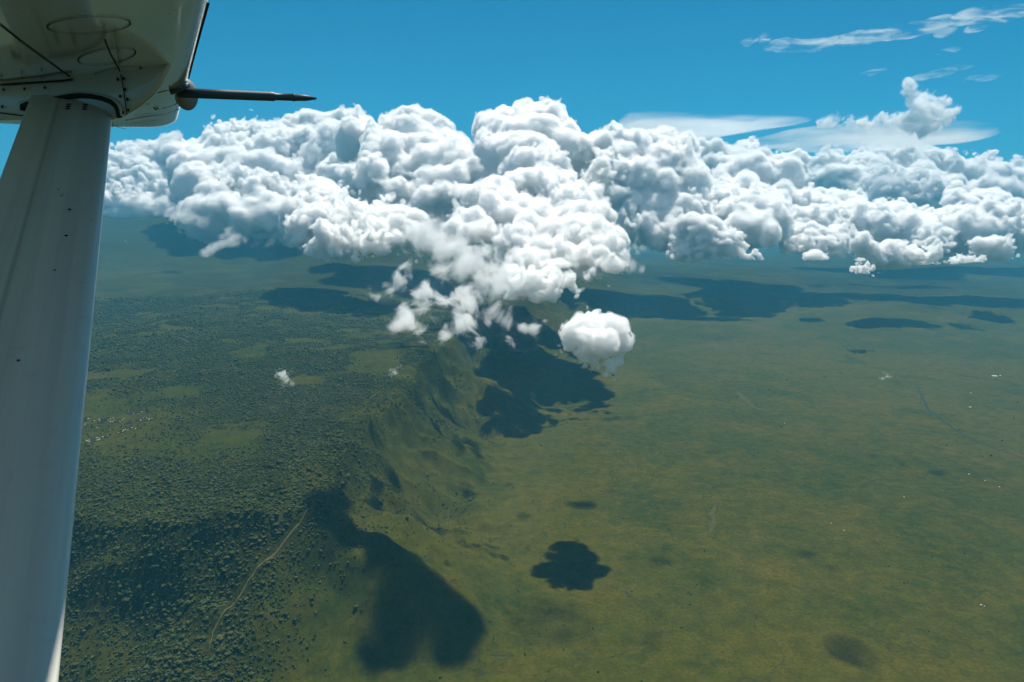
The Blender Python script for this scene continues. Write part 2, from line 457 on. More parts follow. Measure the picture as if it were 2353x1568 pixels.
for a, b, w, lab in PENS:
    q = ground_at(*z6(a, b), 470)
    d = np.linalg.norm(q - EYE); R = 0.5 * w * 0.287 / 1.741 / FD * d
    e = empty('cattle_pen', q); tag(e, lab, 'cattle pen', 'dark cattle pens on the plateau clearing')
    na = 36; ang = np.linspace(0, 2 * np.pi, na, endpoint=False)
    rr = R * (1 + 0.10 * np.sin(2 * ang + rng.uniform(0, 6)) + 0.06 * np.sin(3 * ang + rng.uniform(0, 6)))
    def gl(x, y): return gz(q[0] + x, q[1] + y) - q[2]
    V = []
    for f in (0, 0.35, 0.7, 0.97):
        X = rr * f * np.cos(ang); Y = rr * f * np.sin(ang); V.append(np.stack([X, Y, gl(X, Y) + 1.3], 1))
    V = np.concatenate(V)
    F = [(k * na + i, k * na + (i + 1) % na, (k + 1) * na + (i + 1) % na, (k + 1) * na + i) for k in range(3) for i in range(na)]
    np_mesh('mud_floor', V, F, mud, e, True)
    V = []
    for f, hh in ((0.965, -1), (0.965, 2.6), (1.0, 3.2), (1.05, 2.4), (1.06, -1)):
        X = rr * f * np.cos(ang); Y = rr * f * np.sin(ang); V.append(np.stack([X, Y, gl(X, Y) + hh + (rng.uniform(-.6, .6, na) if hh > 0 else 0)], 1))
    V = np.concatenate(V)
    F = [(k * na + i, k * na + (i + 1) % na, (k + 1) * na + (i + 1) % na, (k + 1) * na + i) for k in range(4) for i in range(na)]
    np_mesh('thorn_fence', V, F, thorn, e, False)
HUTS = [(913, 512), (990, 550), (1105, 523), (1128, 608), (1172, 608), (1213, 612), (1253, 617), (1088, 645), (1090, 630), (1200, 627), (665, 620),
        (640, 637), (705, 606), (725, 637), (835, 637), (862, 612), (800, 655), (668, 660), (700, 660), (510, 627), (520, 648), (443, 648), (280, 612),
        (330, 600), (350, 620), (365, 615), (250, 657), (268, 715), (303, 718), (315, 697), (275, 742), (480, 742), (965, 745), (1015, 755), (910, 772),
        (875, 765), (850, 780), (840, 792), (782, 813), (560, 875), (632, 850), (470, 885), (490, 887), (520, 890), (515, 905), (480, 918), (350, 930),
        (370, 915), (375, 938), (330, 922), (500, 912)]
hw = bmesh.new(); bmesh.ops.create_cone(hw, segments=10, radius1=2.6, radius2=2.6, depth=2.6, cap_ends=True, matrix=Matrix.Translation((0, 0, 0.9)))
hw_o = bm_obj('wall', hw, hutwall, smooth=False)
hr = bmesh.new(); bmesh.ops.create_uvsphere(hr, u_segments=12, v_segments=6, radius=3.3)
bmesh.ops.bisect_plane(hr, geom=hr.verts[:] + hr.edges[:] + hr.faces[:], plane_co=(0, 0, 0), plane_no=(0, 0, -1), clear_outer=True)
for v in hr.verts: v.co.z = v.co.z * 0.5 + 2.2
hr_o = bm_obj('roof', hr, thatch)
for j, (a, b) in enumerate(HUTS):
    q = ground_at(*z6(a, b), 470)
    e = empty('hut', q, rng.uniform(0, 6)); s = rng.uniform(0.9, 1.25); e.scale = (s, s, s)
    tag(e, 'small round pale roofed hut beside the dark cattle pens on the green clearing', 'hut', 'huts around the cattle pens')
    for o in (hw_o, hr_o):
        c = o if j == 0 else o.copy()
        if j: COL.objects.link(c)
        c.parent = e
roofm = plain('white sheet roof', (0.5, 0.5, 0.47), 0.5, 0.1, 0.3, 0.4)
shedm = plain('shed wall', (0.35, 0.32, 0.27), 0.9, 0.2, 0.3, 0.2)
SHEDS = [(1326, 390, 34, 'long white roofed shed far out on the green plain near the right border'),
         (1347, 389, 16, 'small white shed just to the right of the long white roofed shed'),
         (1235, 456, 12, 'tiny pale shed below the faint wisp and above a thin pale line'),
         (1232, 510, 18, 'low pale shed standing above the dark stream line'),
         (1228, 768, 11, 'pale shed at the lower end of the two dark shadow patches on the right'),
         (1290, 793, 8, 'tiny pale shed upper one of three below the right shadow patches'),
         (1345, 817, 9, 'tiny pale shed rightmost of three below the right shadow patches'),
         (1274, 1272, 14, 'pale shed pair member higher up, lower right plain'),
         (1287, 1278, 10, 'smaller pale shed touching the other one, lower right plain'),
         (697, 957, 8, 'tiny pale shed alone in the middle of the bright green plain'),
         (747, 985, 8, 'tiny pale shed a little below and right of the lone one on the plain'),
         (978, 857, 9, 'tiny pale shed in the middle right plain above the bright green strip'),
         (518, 572, 8, 'tiny pale shed beyond the tan dirt strip on the plain')]
for a, b, w, lab in SHEDS:
    q = ground_at(*z8(a, b)); d = np.linalg.norm(q - EYE); L = w * 1.0396 / 1.741 / FD * d * 0.38; D = L * 0.55; h = 3.0
    e = empty('shed', q, rng.uniform(-.5, .5)); tag(e, lab, 'shed')
    bmw = bmesh.new(); bmesh.ops.create_cube(bmw, size=1, matrix=Matrix.Translation((0, 0, h / 2 - 0.5)) @ Matrix.Diagonal((L, D, h + 1, 1)))
    bm_obj('wall', bmw, shedm, e, False)
    r_ = bmesh.new()
    pr = [(-D * .58, h), (0, h + D * .22), (D * .58, h), (D * .58, h + .25), (0, h + D * .22 + .25), (-D * .58, h + .25)]
    A = [r_.verts.new((-L * .54, y, z)) for y, z in pr]; B = [r_.verts.new((L * .54, y, z)) for y, z in pr]
    for k in range(6): r_.faces.new((A[k], A[(k + 1) % 6], B[(k + 1) % 6], B[k]))
    r_.faces.new(A); r_.faces.new(B[::-1])
    bm_obj('roof', r_, roofm, e, False)
print('village', time.time() - T0)

# ------------------------------------------------------------------ clouds
def wmat(n, m):
    t = np.linspace(1, m - 2.001, n); i = np.floor(t).astype(int); f = t - i
    W = np.zeros((n, m), np.float32)
    for k, b in enumerate([(1 - f) ** 3 / 6, (3 * f ** 3 - 6 * f ** 2 + 4) / 6, (-3 * f ** 3 + 3 * f ** 2 + 3 * f + 1) / 6, f ** 3 / 6]):
        W[np.arange(n), np.clip(i - 1 + k, 0, m - 1)] += b
    return W

def noise3(shape, vox, wl):
    wl = wl if hasattr(wl, '__len__') else (wl, wl, wl)
    m = [max(4, int(s * vox / w) + 4) for s, w in zip(shape, wl)]
    a = rng.standard_normal(m).astype(np.float32)
    a = np.tensordot(wmat(shape[0], m[0]), a, (1, 0))
    a = np.matmul(wmat(shape[1], m[1])[None], a)
    a = np.matmul(a, wmat(shape[2], m[2]).T[None])
    return a * 2.2

def surfnet(f, org, vox):
    """closed quad surface round f > 0"""
    s = f > 0
    nx, ny, nz = f.shape
    c = np.zeros((nx - 1, ny - 1, nz - 1), np.int8)
    for a in (0, 1):
        for b in (0, 1):
            for d in (0, 1): c += s[a:nx - 1 + a, b:ny - 1 + b, d:nz - 1 + d]
    act = (c > 0) & (c < 8)
    I = np.argwhere(act); n = len(I)
    idx = -np.ones(act.shape, np.int32); idx[act] = np.arange(n)
    Fv = {(a, b, d): f[I[:, 0] + a, I[:, 1] + b, I[:, 2] + d] for a in (0, 1) for b in (0, 1) for d in (0, 1)}
    P = np.zeros((n, 3), np.float32); N = np.zeros(n, np.float32)
    for axs in range(3):
        for u in (0, 1):
            for v in (0, 1):
                k0 = [0, 0, 0]; k0[(axs + 1) % 3] = u; k0[(axs + 2) % 3] = v; k1 = list(k0); k1[axs] = 1
                f0 = Fv[tuple(k0)]; f1 = Fv[tuple(k1)]
                m = (f0 > 0) != (f1 > 0)
                t = np.where(m, f0 / np.where(m, f0 - f1, 1), 0)
                for q in range(3): P[:, q] += m * (t if q == axs else k0[q])
                N += m
    P = (P / N[:, None] + I) * vox + org
    Q = []
    for axs in range(3):
        a1, a2 = (axs + 1) % 3, (axs + 2) % 3
        s0 = [slice(None)] * 3; s1 = [slice(None)] * 3
        s0[axs] = slice(0, -1); s1[axs] = slice(1, None)
        for a in (a1, a2): s0[a] = slice(1, -1); s1[a] = slice(1, -1)
        A = s[tuple(s0)]; B = s[tuple(s1)]
        for flip, M in ((0, A & ~B), (1, ~A & B)):
            o = np.argwhere(M); o[:, a1] += 1; o[:, a2] += 1
            def g(d1, d2):
                k = o.copy(); k[:, a1] += d1; k[:, a2] += d2
                return idx[k[:, 0], k[:, 1], k[:, 2]]
            q = np.stack([g(-1, -1), g(0, -1), g(0, 0), g(-1, 0)], 1)
            Q.append(q[:, ::-1] if flip else q)
    return P, np.concatenate(Q)

MATS = {}
def cloud_mat(mfp, shell=0.03, col=(1, 1, 1)):
    key = (mfp, shell, col)
    if key in MATS: return MATS[key]
    t = NT('cloud %g' % mfp)
    v = t.n('ShaderNodeVolumeScatter', i_Density=1.0 / mfp, i_Anisotropy=0.1)
    v.inputs['Color'].default_value = (*col, 1)
    t.link(v.outputs[0], t.out.inputs['Volume'])
    if shell:
        tr = t.n('ShaderNodeBsdfTransparent'); d = t.n('ShaderNodeBsdfDiffuse'); d.inputs[0].default_value = (0.9, 0.9, 0.9, 1)
        mx = t.n('ShaderNodeMixShader', i_0=shell)
        t.link(tr.outputs[0], mx.inputs[1]); t.link(d.outputs[0], mx.inputs[2]); t.link(mx.outputs[0], t.out.inputs['Surface'])
    t.m.cycles.homogeneous_volume = True
    MATS[key] = t.m
    return t.m

def wisp_mat(mfp, wl, lo_=0.44, hi_=0.66, stretch=(1, 1, 1), shell=0.006, dist=0.6, balls=None, reach=0.50, amp=2.8):
    """torn cloud: density follows a fractal noise fixed in the world and thins out away from the middle of each heap"""
    t = NT('torn cloud %g' % mfp)
    tc = t.n('ShaderNodeTexCoord')
    mp = t.n('ShaderNodeMapping'); mp.inputs['Scale'].default_value = [1.0 / (wl * q) for q in stretch]
    t.link(tc.outputs['Object'], mp.inputs['Vector'])
    f = t.noise(mp.outputs[0], 1.0, 7, 0.66, dist)
    f = t.math('ADD', t.math('MULTIPLY', f, amp), 0.5 - 0.5 * amp)
    if balls is not None:
        m = None
        for p, R in balls:
            d = t.n('ShaderNodeVectorMath', operation='DISTANCE'); t.link(tc.outputs['Object'], d.inputs[0]); d.inputs[1].default_value = p
            q = t.math('MULTIPLY', d.outputs['Value'], 1.0 / R)
            m = q if m is None else t.math('MINIMUM', m, q)
        f = t.math('SUBTRACT', t.math('ADD', f, reach * 0.5), t.math('MULTIPLY', m, reach))
    den = t.math('MULTIPLY', t.ramp(f, lo_, hi_), 1.0 / mfp)
    v = t.n('ShaderNodeVolumeScatter', i_Anisotropy=0.1); v.inputs['Color'].default_value = (1, 1, 1, 1)
    t.link(den, v.inputs['Density']); t.link(v.outputs[0], t.out.inputs['Volume'])
    if shell:
        tr = t.n('ShaderNodeBsdfTransparent'); d = t.n('ShaderNodeBsdfDiffuse'); d.inputs[0].default_value = (0.9, 0.9, 0.9, 1)
        mx = t.n('ShaderNodeMixShader', i_0=shell)
        t.link(tr.outputs[0], mx.inputs[1]); t.link(d.outputs[0], mx.inputs[2]); t.link(mx.outputs[0], t.out.inputs['Surface'])
    return t.m

ZO = {1: (400, 400, .4464), 2: (1400, 400, .4464), 3: (2400, 400, .4464), 4: (3200, 300, .5103), 5: (1400, 900, .5525), 6: (2500, 0, .7655), 0: (0, 0, 1.741)}
def Z(k, pts, dz=0.0):
    ox, oy, s = ZO[k]
    return [((ox + a * s) / 1.741, (oy + b * s) / 1.741, r * s / 1.741, dz) for a, b, r in pts]

def border(f):
    f[0] = f[-1] = -1; f[:, 0] = f[:, -1] = -1; f[:, :, 0] = f[:, :, -1] = -1

def fractal(n, vox, lo_k, hi_k, gain, step=2.0, stretch=(1, 1, 1)):
    fr = np.zeros(n, np.float32); k = lo_k
    while k < hi_k:
        fr += noise3(n, vox, [vox * k * s for s in stretch]) * np.float32(vox * k * gain); k *= step
    return fr

def boxblur(f, r, axis):
    f = np.moveaxis(f, axis, 0); n = f.shape[0]
    c = np.concatenate([np.zeros((1,) + f.shape[1:], np.float32), np.cumsum(f, 0, dtype=np.float32)])
    i = np.arange(n); a = np.clip(i - r, 0, n); b = np.clip(i + r + 1, 0, n)
    o = (c[b] - c[a]) / (b - a).astype(np.float32)[:, None, None]
    return np.ascontiguousarray(np.moveaxis(o, 0, axis))

def billow(n, vox, top, gain=0.30):
    """rounded bumps with sharp creases, from the size TOP (m) down to the voxel"""
    fr = np.zeros(n, np.float32); w = float(top)
    while w > vox * 2.2:
        fr += (np.abs(noise3(n, vox, w)) * 1.4 - 0.80) * np.float32(w * gain * (1.0 + 0.6 * (w < vox * 7))); w /= 1.8
    return fr

def cumulus(name, label, lumps, dist, zbase, vox, mfp=26.0, kids=(10, 7), fray=0.20, hi=11, veil=None, grow=1.0, soft=0.6, cat='cloud', group=None, shell=0.03, mar=15, back=True, mat=None, puff=0, outer=None, og=6.0):
    """a heap of rounded turrets; dist may depend on the height on the print"""
    S = []
    for x, y, r, dz in lumps:
        d = (dist(y) if callable(dist) else dist) + dz
        R = grow * r * d / FD * (rng.uniform(0.82, 1.28) if puff else 1.0)
        p = at(x, y, d); S.append((*p, R))
        if back: S.append((p[0], p[1] + 1.4 * R, p[2] - 0.80 * R, 1.55 * R))
    if isinstance(mat, tuple):
        mat = wisp_mat(mat[0], mat[1], *(mat[2:4] if len(mat) > 3 else (0.52, 0.90)), dist=0.5, shell=0.004, balls=[((p0_, p1_, p2_), r_) for p0_, p1_, p2_, r_ in S])
    cur = np.array(S); alls = [cur]
    for lvl, k in enumerate(kids):
        dirs = rng.standard_normal((len(cur), k, 3)); dirs[..., 2] += 0.3; dirs[..., 1] -= 0.3
        dirs /= np.linalg.norm(dirs, axis=2, keepdims=True)
        rr = cur[:, None, 3] * rng.uniform(0.18, 0.52, (len(cur), k))
        pos = cur[:, None, :3] + dirs * (cur[:, None, 3:4] * rng.uniform(0.66, 0.90, (len(cur), k, 1)))
        cur = np.concatenate([pos, rr[..., None]], 2).reshape(-1, 4)
        cur = cur[(cur[:, 3] > vox * 1.3) & (cur[:, 2] > zbase - cur[:, 3])]
        alls.append(cur)
        if len(cur) == 0: break
    A = np.concatenate(alls)
    lo = (A[:, :3] - A[:, 3:]).min(0) - (mar + 2) * vox; hi_ = (A[:, :3] + A[:, 3:]).max(0) + (mar + 2) * vox
    lo[2] = max(lo[2], zbase - 120 - 4 * vox)
    n = np.ceil((hi_ - lo) / vox).astype(int) + 1
    f = np.full(n, -float(mar) * vox, np.float32)
    for x, y, z, r in A:
        R = r + mar * vox; c = np.array([x, y, z])
        a = np.maximum(np.floor((c - R - lo) / vox).astype(int), 0); b = np.minimum(np.ceil((c + R - lo) / vox).astype(int) + 1, n)
        if (b <= a).any(): continue
        gx = ((np.arange(a[0], b[0]) * vox + lo[0] - x) ** 2).astype(np.float32); gy = ((np.arange(a[1], b[1]) * vox + lo[1] - y) ** 2).astype(np.float32)
        gzz = ((np.arange(a[2], b[2]) * vox + lo[2] - z) ** 2).astype(np.float32)
        v = np.float32(r) - np.sqrt(gx[:, None, None] + gy[None, :, None] + gzz[None, None, :])
        sub = f[a[0]:b[0], a[1]:b[1], a[2]:b[2]]; np.maximum(sub, v, out=sub)
    if puff:
        sg = max(1, int(round(0.26 * np.median(alls[0][:, 3]) / vox)))
        for ax_ in range(3):
            for _ in range(2): f = boxblur(f, sg, ax_)
        bias = sg * vox * 0.10
        f += np.float32(bias)
        fr = billow(n, vox, puff * 0.34) * np.clip(0.75 + 0.75 * noise3(n, vox, puff * 1.3), 0.35, 1.7) + noise3(n, vox, puff * 2.2) * np.float32(puff * 0.13)
        np.clip(fr, None, mar * vox - bias - 4.5 * vox, out=fr)
    else:
        fr = fractal(n, vox, 2.4, hi, fray)
    if not puff: np.clip(fr, -99 * vox, (mar - 2.0) * vox, out=fr)
    f += fr
    zz = (np.arange(n[2]) * vox + lo[2]).astype(np.float32)
    wob = noise3((n[0], n[1], 4), vox, 500)[:, :, :1] * 45 + noise3((n[0], n[1], 4), vox, 160)[:, :, :1] * 25
    low = np.clip(1 - (zz - zbase) / 350.0, 0, 1)[None, None, :]
    f = np.minimum(f + low * np.minimum(fr, 0) * 2.0, (zz[None, None, :] - zbase) + wob)
    border(f)
    P, Q = surfnet(f, lo, vox)
    o = np_mesh(name, P, Q, mat or cloud_mat(mfp, shell), smooth=True)
    tag(o, label, cat, group)
    if outer is not None:
        g = np.clip(f, -(mar - 3) * vox, None) + og * vox; g = np.minimum(g, (zz[None, None, :] - zbase + 60) + wob); border(g)
        P, Q = surfnet(g, lo, vox)
        np_mesh('thin_edge', P, Q, outer, o, True)
    if veil and not mat:
        g = f + np.minimum(vox * 0.8 + np.abs(noise3(n, vox, vox * 5)) * vox * 1.6, vox * 3.0); border(g)
        P, Q = surfnet(g, lo, vox)
        np_mesh('thin_edge', P, Q, cloud_mat(veil, 0), o, True)
    print(name, tuple(n), len(A), len(Q), round(time.time() - T0, 1))
    return o

def ramp_d(y0, d0, y1, d1):
    return lambda y: d0 + (d1 - d0) * min(1.15, max(-0.3, (y - y0) / (y1 - y0)))

G1 = 'cumulus clouds banked over the hills'
cumulus('cumulus_cloud', 'cream and grey heaped cloud at the far left, rising beside the strut over the mountain',
        Z(1, [(60, 480, 40), (200, 480, 60), (330, 470, 70), (500, 440, 60), (620, 370, 60), (660, 410, 60), (420, 510, 90), (270, 560, 80), (200, 600, 70), (130, 620, 80),
              (330, 620, 100), (470, 680, 70), (420, 760, 110), (300, 800, 140), (150, 780, 130), (520, 790, 100), (600, 880, 100), (100, 930, 130), (300, 980, 110), (420, 1000, 100),
              (200, 1050, 100), (40, 1000, 120), (560, 980, 100), (680, 940, 80), (0, 700, 140), (-150, 800, 200), (-100, 600, 110), (640, 1040, 80)]),
        ramp_d(300, 18500, 530, 16500), 1080, 26, veil=144, puff=620, group=G1)
cumulus('cumulus_cloud', 'long white cloud bank with rounded skyline between the left heap and the central towers',
        Z(1, [(880, 420, 60), (950, 390, 70), (1050, 340, 80), (1150, 320, 70), (1290, 300, 60), (1420, 300, 70), (1500, 310, 60), (1600, 340, 70), (1740, 270, 80), (1870, 230, 70),
              (1990, 250, 60), (2080, 210, 60), (2190, 220, 70), (2300, 190, 60), (700, 500, 110), (850, 520, 100), (1000, 460, 110), (1150, 430, 120), (1300, 450, 120),
              (1500, 450, 130), (1650, 420, 110), (1800, 380, 100), (1960, 420, 120), (2100, 370, 120), (750, 620, 110), (900, 620, 110), (1050, 600, 110), (1250, 620, 100),
              (1150, 740, 100), (900, 760, 120), (1000, 860, 110), (740, 820, 60), (1450, 600, 110), (1600, 620, 110), (1250, 720, 100), (1480, 770, 110), (1080, 880, 70),
              (1150, 960, 90), (1400, 870, 120), (1600, 800, 110), (1560, 930, 110), (1450, 1000, 60), (1330, 960, 100), (1000, 980, 110), (850, 980, 100), (1700, 650, 100), (1900, 500, 110),
              (1250, 1030, 70), (1600, 1010, 80), (2150, 700, 120), (2080, 620, 110), (2220, 610, 100)]),
        ramp_d(270, 15500, 530, 12000), 1120, 22, veil=132, puff=520, group=G1)
cumulus('cumulus_cloud', 'white cloud with a rounded double top standing just left of the central towers',
        Z(2, [(560, 170, 60), (620, 190, 70), (720, 210, 70), (800, 250, 60), (420, 250, 60), (330, 270, 55), (180, 300, 50), (60, 210, 70), (20, 290, 90), (550, 300, 110),
              (700, 340, 100), (850, 360, 80), (920, 350, 45), (250, 390, 110), (400, 410, 120), (600, 440, 120), (780, 450, 110), (900, 460, 90), (1000, 350, 50), (1030, 430, 80),
              (300, 560, 140), (450, 610, 110), (680, 570, 120), (850, 570, 130), (980, 570, 110), (200, 680, 140), (380, 770, 120), (650, 740, 110), (800, 710, 140), (950, 720, 120),
              (80, 700, 120), (700, 870, 110), (880, 860, 120), (1020, 830, 90), (1190, 600, 110), (1110, 660, 120), (1220, 690, 90)]),
        ramp_d(265, 12500, 480, 9800), 1100, 18, veil=114, puff=420, group=G1)
cumulus('cumulus_cloud', 'bright tumbling white cloud low on the left centre, in front of the long bank',
        Z(1, [(1880, 780, 110), (1990, 730, 60), (1800, 850, 80), (1960, 900, 140), (2130, 890, 90), (2050, 1000, 120), (1830, 970, 100), (1700, 980, 80), (1950, 1070, 110),
              (2150, 1080, 110), (2230, 1000, 110), (1800, 1090, 90), (2050, 1190, 100), (2200, 1210, 90)]) +
        Z(2, [(60, 980, 90), (180, 1010, 90), (300, 960, 60), (330, 1020, 80), (450, 990, 70), (560, 1020, 70), (250, 1110, 100), (400, 1120, 100), (120, 1150, 100), (520, 1130, 70), (330, 1240, 80), (200, 1250, 80), (60, 1250, 80)]),
        ramp_d(430, 9300, 580, 7400), 1060, 13, veil=84, puff=330, group=G1)
cumulus('cumulus_cloud', 'tallest white cumulus in the centre, two round towers on top and a smoky grey base',
        Z(2, [(1190, 180, 75), (1280, 140, 60), (1390, 90, 52), (1400, 150, 60), (1550, 85, 52), (1560, 170, 75), (1570, 240, 80), (1770, 80, 52), (1860, 120, 60), (1720, 150, 60),
              (1820, 200, 80), (1900, 240, 70), (1960, 300, 60), (2060, 370, 60), (1240, 240, 80), (1330, 270, 80), (1450, 340, 110), (1600, 350, 110), (1750, 340, 110), (1880, 390, 90),
              (2000, 410, 80), (2130, 410, 60), (2200, 360, 50), (1200, 330, 60), (1190, 390, 50), (1330, 430, 95), (1450, 480, 110), (1620, 490, 110), (1770, 500, 90), (1560, 600, 100),
              (1720, 610, 100), (1820, 690, 100), (1700, 770, 110), (1820, 820, 110), (1990, 800, 75), (1900, 900, 110), (2050, 910, 110), (2150, 930, 60), (1480, 770, 60), (1380, 800, 75),
              (1250, 840, 75), (1120, 850, 70), (1400, 890, 105), (1560, 920, 85), (1680, 930, 60), (1800, 940, 70), (1290, 950, 100), (1450, 1000, 110), (1700, 1040, 110), (1900, 1040, 100),
              (2050, 1060, 110), (2180, 1030, 80), (1000, 1000, 85), (1150, 1050, 95), (950, 1090, 90), (1220, 1120, 65), (1050, 1140, 85), (1600, 1150, 130), (1800, 1180, 130), (2000, 1200, 130),
              (2180, 1180, 120), (1500, 1250, 120), (1700, 1320, 130), (1900, 1350, 130), (2100, 1350, 120), (1600, 1430, 110), (1800, 1470, 100), (2000, 1480, 100)]) +
        Z(3, [(30, 600, 85), (60, 490, 60), (20, 390, 60), (0, 1000, 80), (40, 1200, 105), (100, 1310, 90), (150, 1420, 75), (50, 1420, 90)]) +
        Z(5, [(1250, 400, 90), (1350, 430, 80), (1480, 380, 90), (1620, 370, 80), (1750, 330, 70), (1850, 290, 60)]),
        ramp_d(250, 9900, 690, 4700), 980, 13, veil=78, puff=330, group=G1)
cumulus('cumulus_cloud', 'knobbly white cloud hanging low right of the centre with several small knobs on top',
        Z(3, [(380, 790, 45), (500, 820, 55), (420, 870, 70), (540, 870, 70), (240, 910, 55), (300, 940, 80), (220, 1000, 50), (400, 970, 95), (540, 960, 90), (680, 910, 60), (800, 890, 60),
              (880, 890, 60), (750, 970, 85), (880, 970, 85), (620, 1060, 95), (450, 1080, 95), (330, 1080, 75), (520, 1180, 60), (640, 1160, 65)]),
        ramp_d(450, 11400, 600, 10400), 1040, 17, veil=66, puff=280, group=G1)
cumulus('cumulus_cloud', 'bright dome shaped white cloud lowest in the right centre, ragged flat base sloping right',
        Z(3, [(790, 1090, 60), (860, 1120, 75), (960, 1100, 70), (1040, 1130, 60), (900, 1210, 90), (1050, 1210, 85), (1180, 1220, 65), (1000, 1290, 90), (1150, 1300, 80),
              (1280, 1340, 60), (1345, 1375, 38), (880, 1290, 80), (760, 1310, 55), (800, 1380, 45), (700, 1395, 30), (900, 1400, 36), (1030, 1385, 36)]),
        10300, 1000, 15, veil=54, puff=240, group=G1)
cumulus('cumulus_cloud', 'broad white and blue grey cloud behind the knobbly one, right shoulder of the central tower',
        Z(3, [(50, 320, 50), (120, 310, 45), (200, 350, 50), (320, 340, 60), (440, 350, 60), (560, 300, 30), (620, 280, 25), (500, 370, 70), (150, 410, 90), (300, 430, 100), (400, 490, 100),
              (180, 540, 100), (600, 440, 100), (750, 430, 90), (580, 590, 110), (720, 590, 120), (820, 690, 100), (900, 670, 70), (350, 680, 120), (150, 660, 110), (120, 790, 90), (600, 730, 110), (-130, 610, 110), (-60, 530, 100), (-150, 720, 110)]),
        ramp_d(310, 12500, 440, 11000), 1100, 19, veil=120, puff=450, group=G1)
cumulus('cumulus_cloud', 'wide cloud bank with many small white knobs in the right half, below the smooth sheet',
        Z(3, [(780, 410, 60), (900, 450, 80), (1050, 440, 80), (1200, 460, 90), (1300, 400, 50), (1370, 430, 70), (1000, 540, 60), (1050, 530, 60), (1150, 570, 90), (1300, 530, 100),
              (1450, 530, 100), (1600, 550, 100), (1750, 550, 100), (1250, 670, 110), (1400, 650, 110), (1550, 650, 110), (1700, 650, 100), (1080, 710, 60), (1040, 780, 60), (960, 840, 50),
              (1100, 810, 75), (1170, 910, 100), (1300, 790, 110), (1400, 810, 90), (1650, 810, 75), (1620, 890, 75), (1500, 910, 105), (1300, 940, 100), (1200, 1010, 85), (1400, 1010, 105),
              (1580, 990, 85), (1330, 1100, 85), (1260, 1130, 55), (1450, 1130, 75), (1600, 1070, 85), (1560, 1170, 55)]),
        ramp_d(340, 15500, 560, 10000), 1080, 20, veil=120, puff=450, group=G1)
cumulus('cumulus_cloud', 'farthest cloud deck with a flat white top, reaching the right border of the picture',
        Z(4, [(650, 660, 55), (500, 700, 65), (850, 630, 42), (950, 640, 48), (1050, 632, 45), (1150, 660, 45), (1250, 680, 40), (1400, 685, 32), (1480, 690, 28), (750, 690, 65), (900, 710, 75),
              (1050, 720, 75), (1200, 740, 75), (1400, 770, 75), (1550, 750, 65), (1700, 740, 65), (1850, 740, 80), (600, 780, 95), (750, 800, 80), (950, 780, 90), (1550, 810, 85), (1700, 830, 85),
              (1500, 900, 100), (1650, 930, 100), (350, 710, 70), (200, 690, 70), (250, 790, 100), (400, 810, 100), (600, 900, 110), (800, 890, 110), (1000, 890, 110), (1200, 870, 100),
              (1000, 990, 110), (1200, 990, 110), (1850, 880, 120), (700, 990, 100)]),
        ramp_d(340, 20500, 480, 17000), 1080, 30, veil=168, puff=700, group=G1)
cumulus('cumulus_cloud', 'row of heaped white clouds across the right side, in front of the far deck',
        Z(4, [(60, 970, 60), (150, 960, 50), (20, 1020, 60), (120, 1050, 85), (250, 970, 60), (330, 980, 55), (280, 1060, 85), (60, 1140, 90), (200, 1160, 95), (440, 990, 60), (430, 1050, 75),
              (400, 1110, 60), (480, 1070, 60), (570, 1090, 55), (650, 1100, 55), (730, 1040, 48), (790, 1040, 48), (760, 1100, 75), (880, 1090, 48), (1000, 1080, 48), (950, 1120, 60),
              (500, 1160, 95), (650, 1190, 95), (850, 1190, 100), (1060, 1140, 55), (1100, 1190, 85), (50, 1240, 90), (150, 1270, 85), (180, 1320, 45), (80, 1330, 55), (320, 1270, 55),
              (300, 1320, 45), (1000, 1270, 55), (1060, 1320, 50)]),
        ramp_d(440, 13800, 560, 11600), 1050, 19, veil=78, puff=330, group=G1)
cumulus('cumulus_cloud', 'yellowish white heaped cloud with a bent horn, cut by the right border',
        Z(4, [(1240, 870, 35), (1230, 930, 40), (1290, 980, 50), (1350, 990, 60), (1430, 950, 50), (1540, 930, 45), (1580, 1000, 65), (1650, 1050, 60), (1500, 1050, 95), (1720, 1060, 60),
              (1500, 1140, 90), (1650, 1160, 95), (1740, 1130, 75), (1550, 1230, 105), (1700, 1230, 95), (1400, 1250, 95), (1250, 1130, 75), (1370, 1110, 60), (1300, 1190, 100), (1150, 1260, 60), (1850, 1180, 120)]),
        ramp_d(410, 13200, 550, 11800), 1050, 19, veil=72, puff=320, group=G1)
cumulus('cumulus_cloud', 'low ragged white cloud stepping down to the right, under the row of heaped clouds',
        Z(4, [(510, 1275, 38), (500, 1315, 55), (560, 1345, 55), (640, 1390, 52), (720, 1325, 55), (800, 1345, 60), (880, 1385, 52), (760, 1420, 70), (950, 1445, 70), (1030, 1465, 50), (900, 1480, 52),
              (830, 1495, 45), (1040, 1505, 30), (1090, 1355, 42), (1020, 1400, 38)]), 9800, 1000, 14, veil=48, puff=200, group=G1)
SM = 'small lone puffs over the plain'
cumulus('cumulus_cloud', 'small flat white puff at the lower end of the right clouds, left one of two',
        Z(4, [(560, 1500, 45), (510, 1520, 34), (620, 1530, 42), (590, 1480, 22), (450, 1515, 12), (410, 1512, 9)]), 8330, 960, 10, mfp=28, veil=42, puff=130, group=SM)
cumulus('cumulus_cloud', 'small white puff alone near the right border, above the hazy plain',
        Z(4, [(1330, 1455, 40), (1290, 1490, 52), (1380, 1490, 60), (1440, 1510, 36), (1240, 1520, 30)]), 9800, 960, 11, mfp=28, veil=42, puff=130, group=SM)
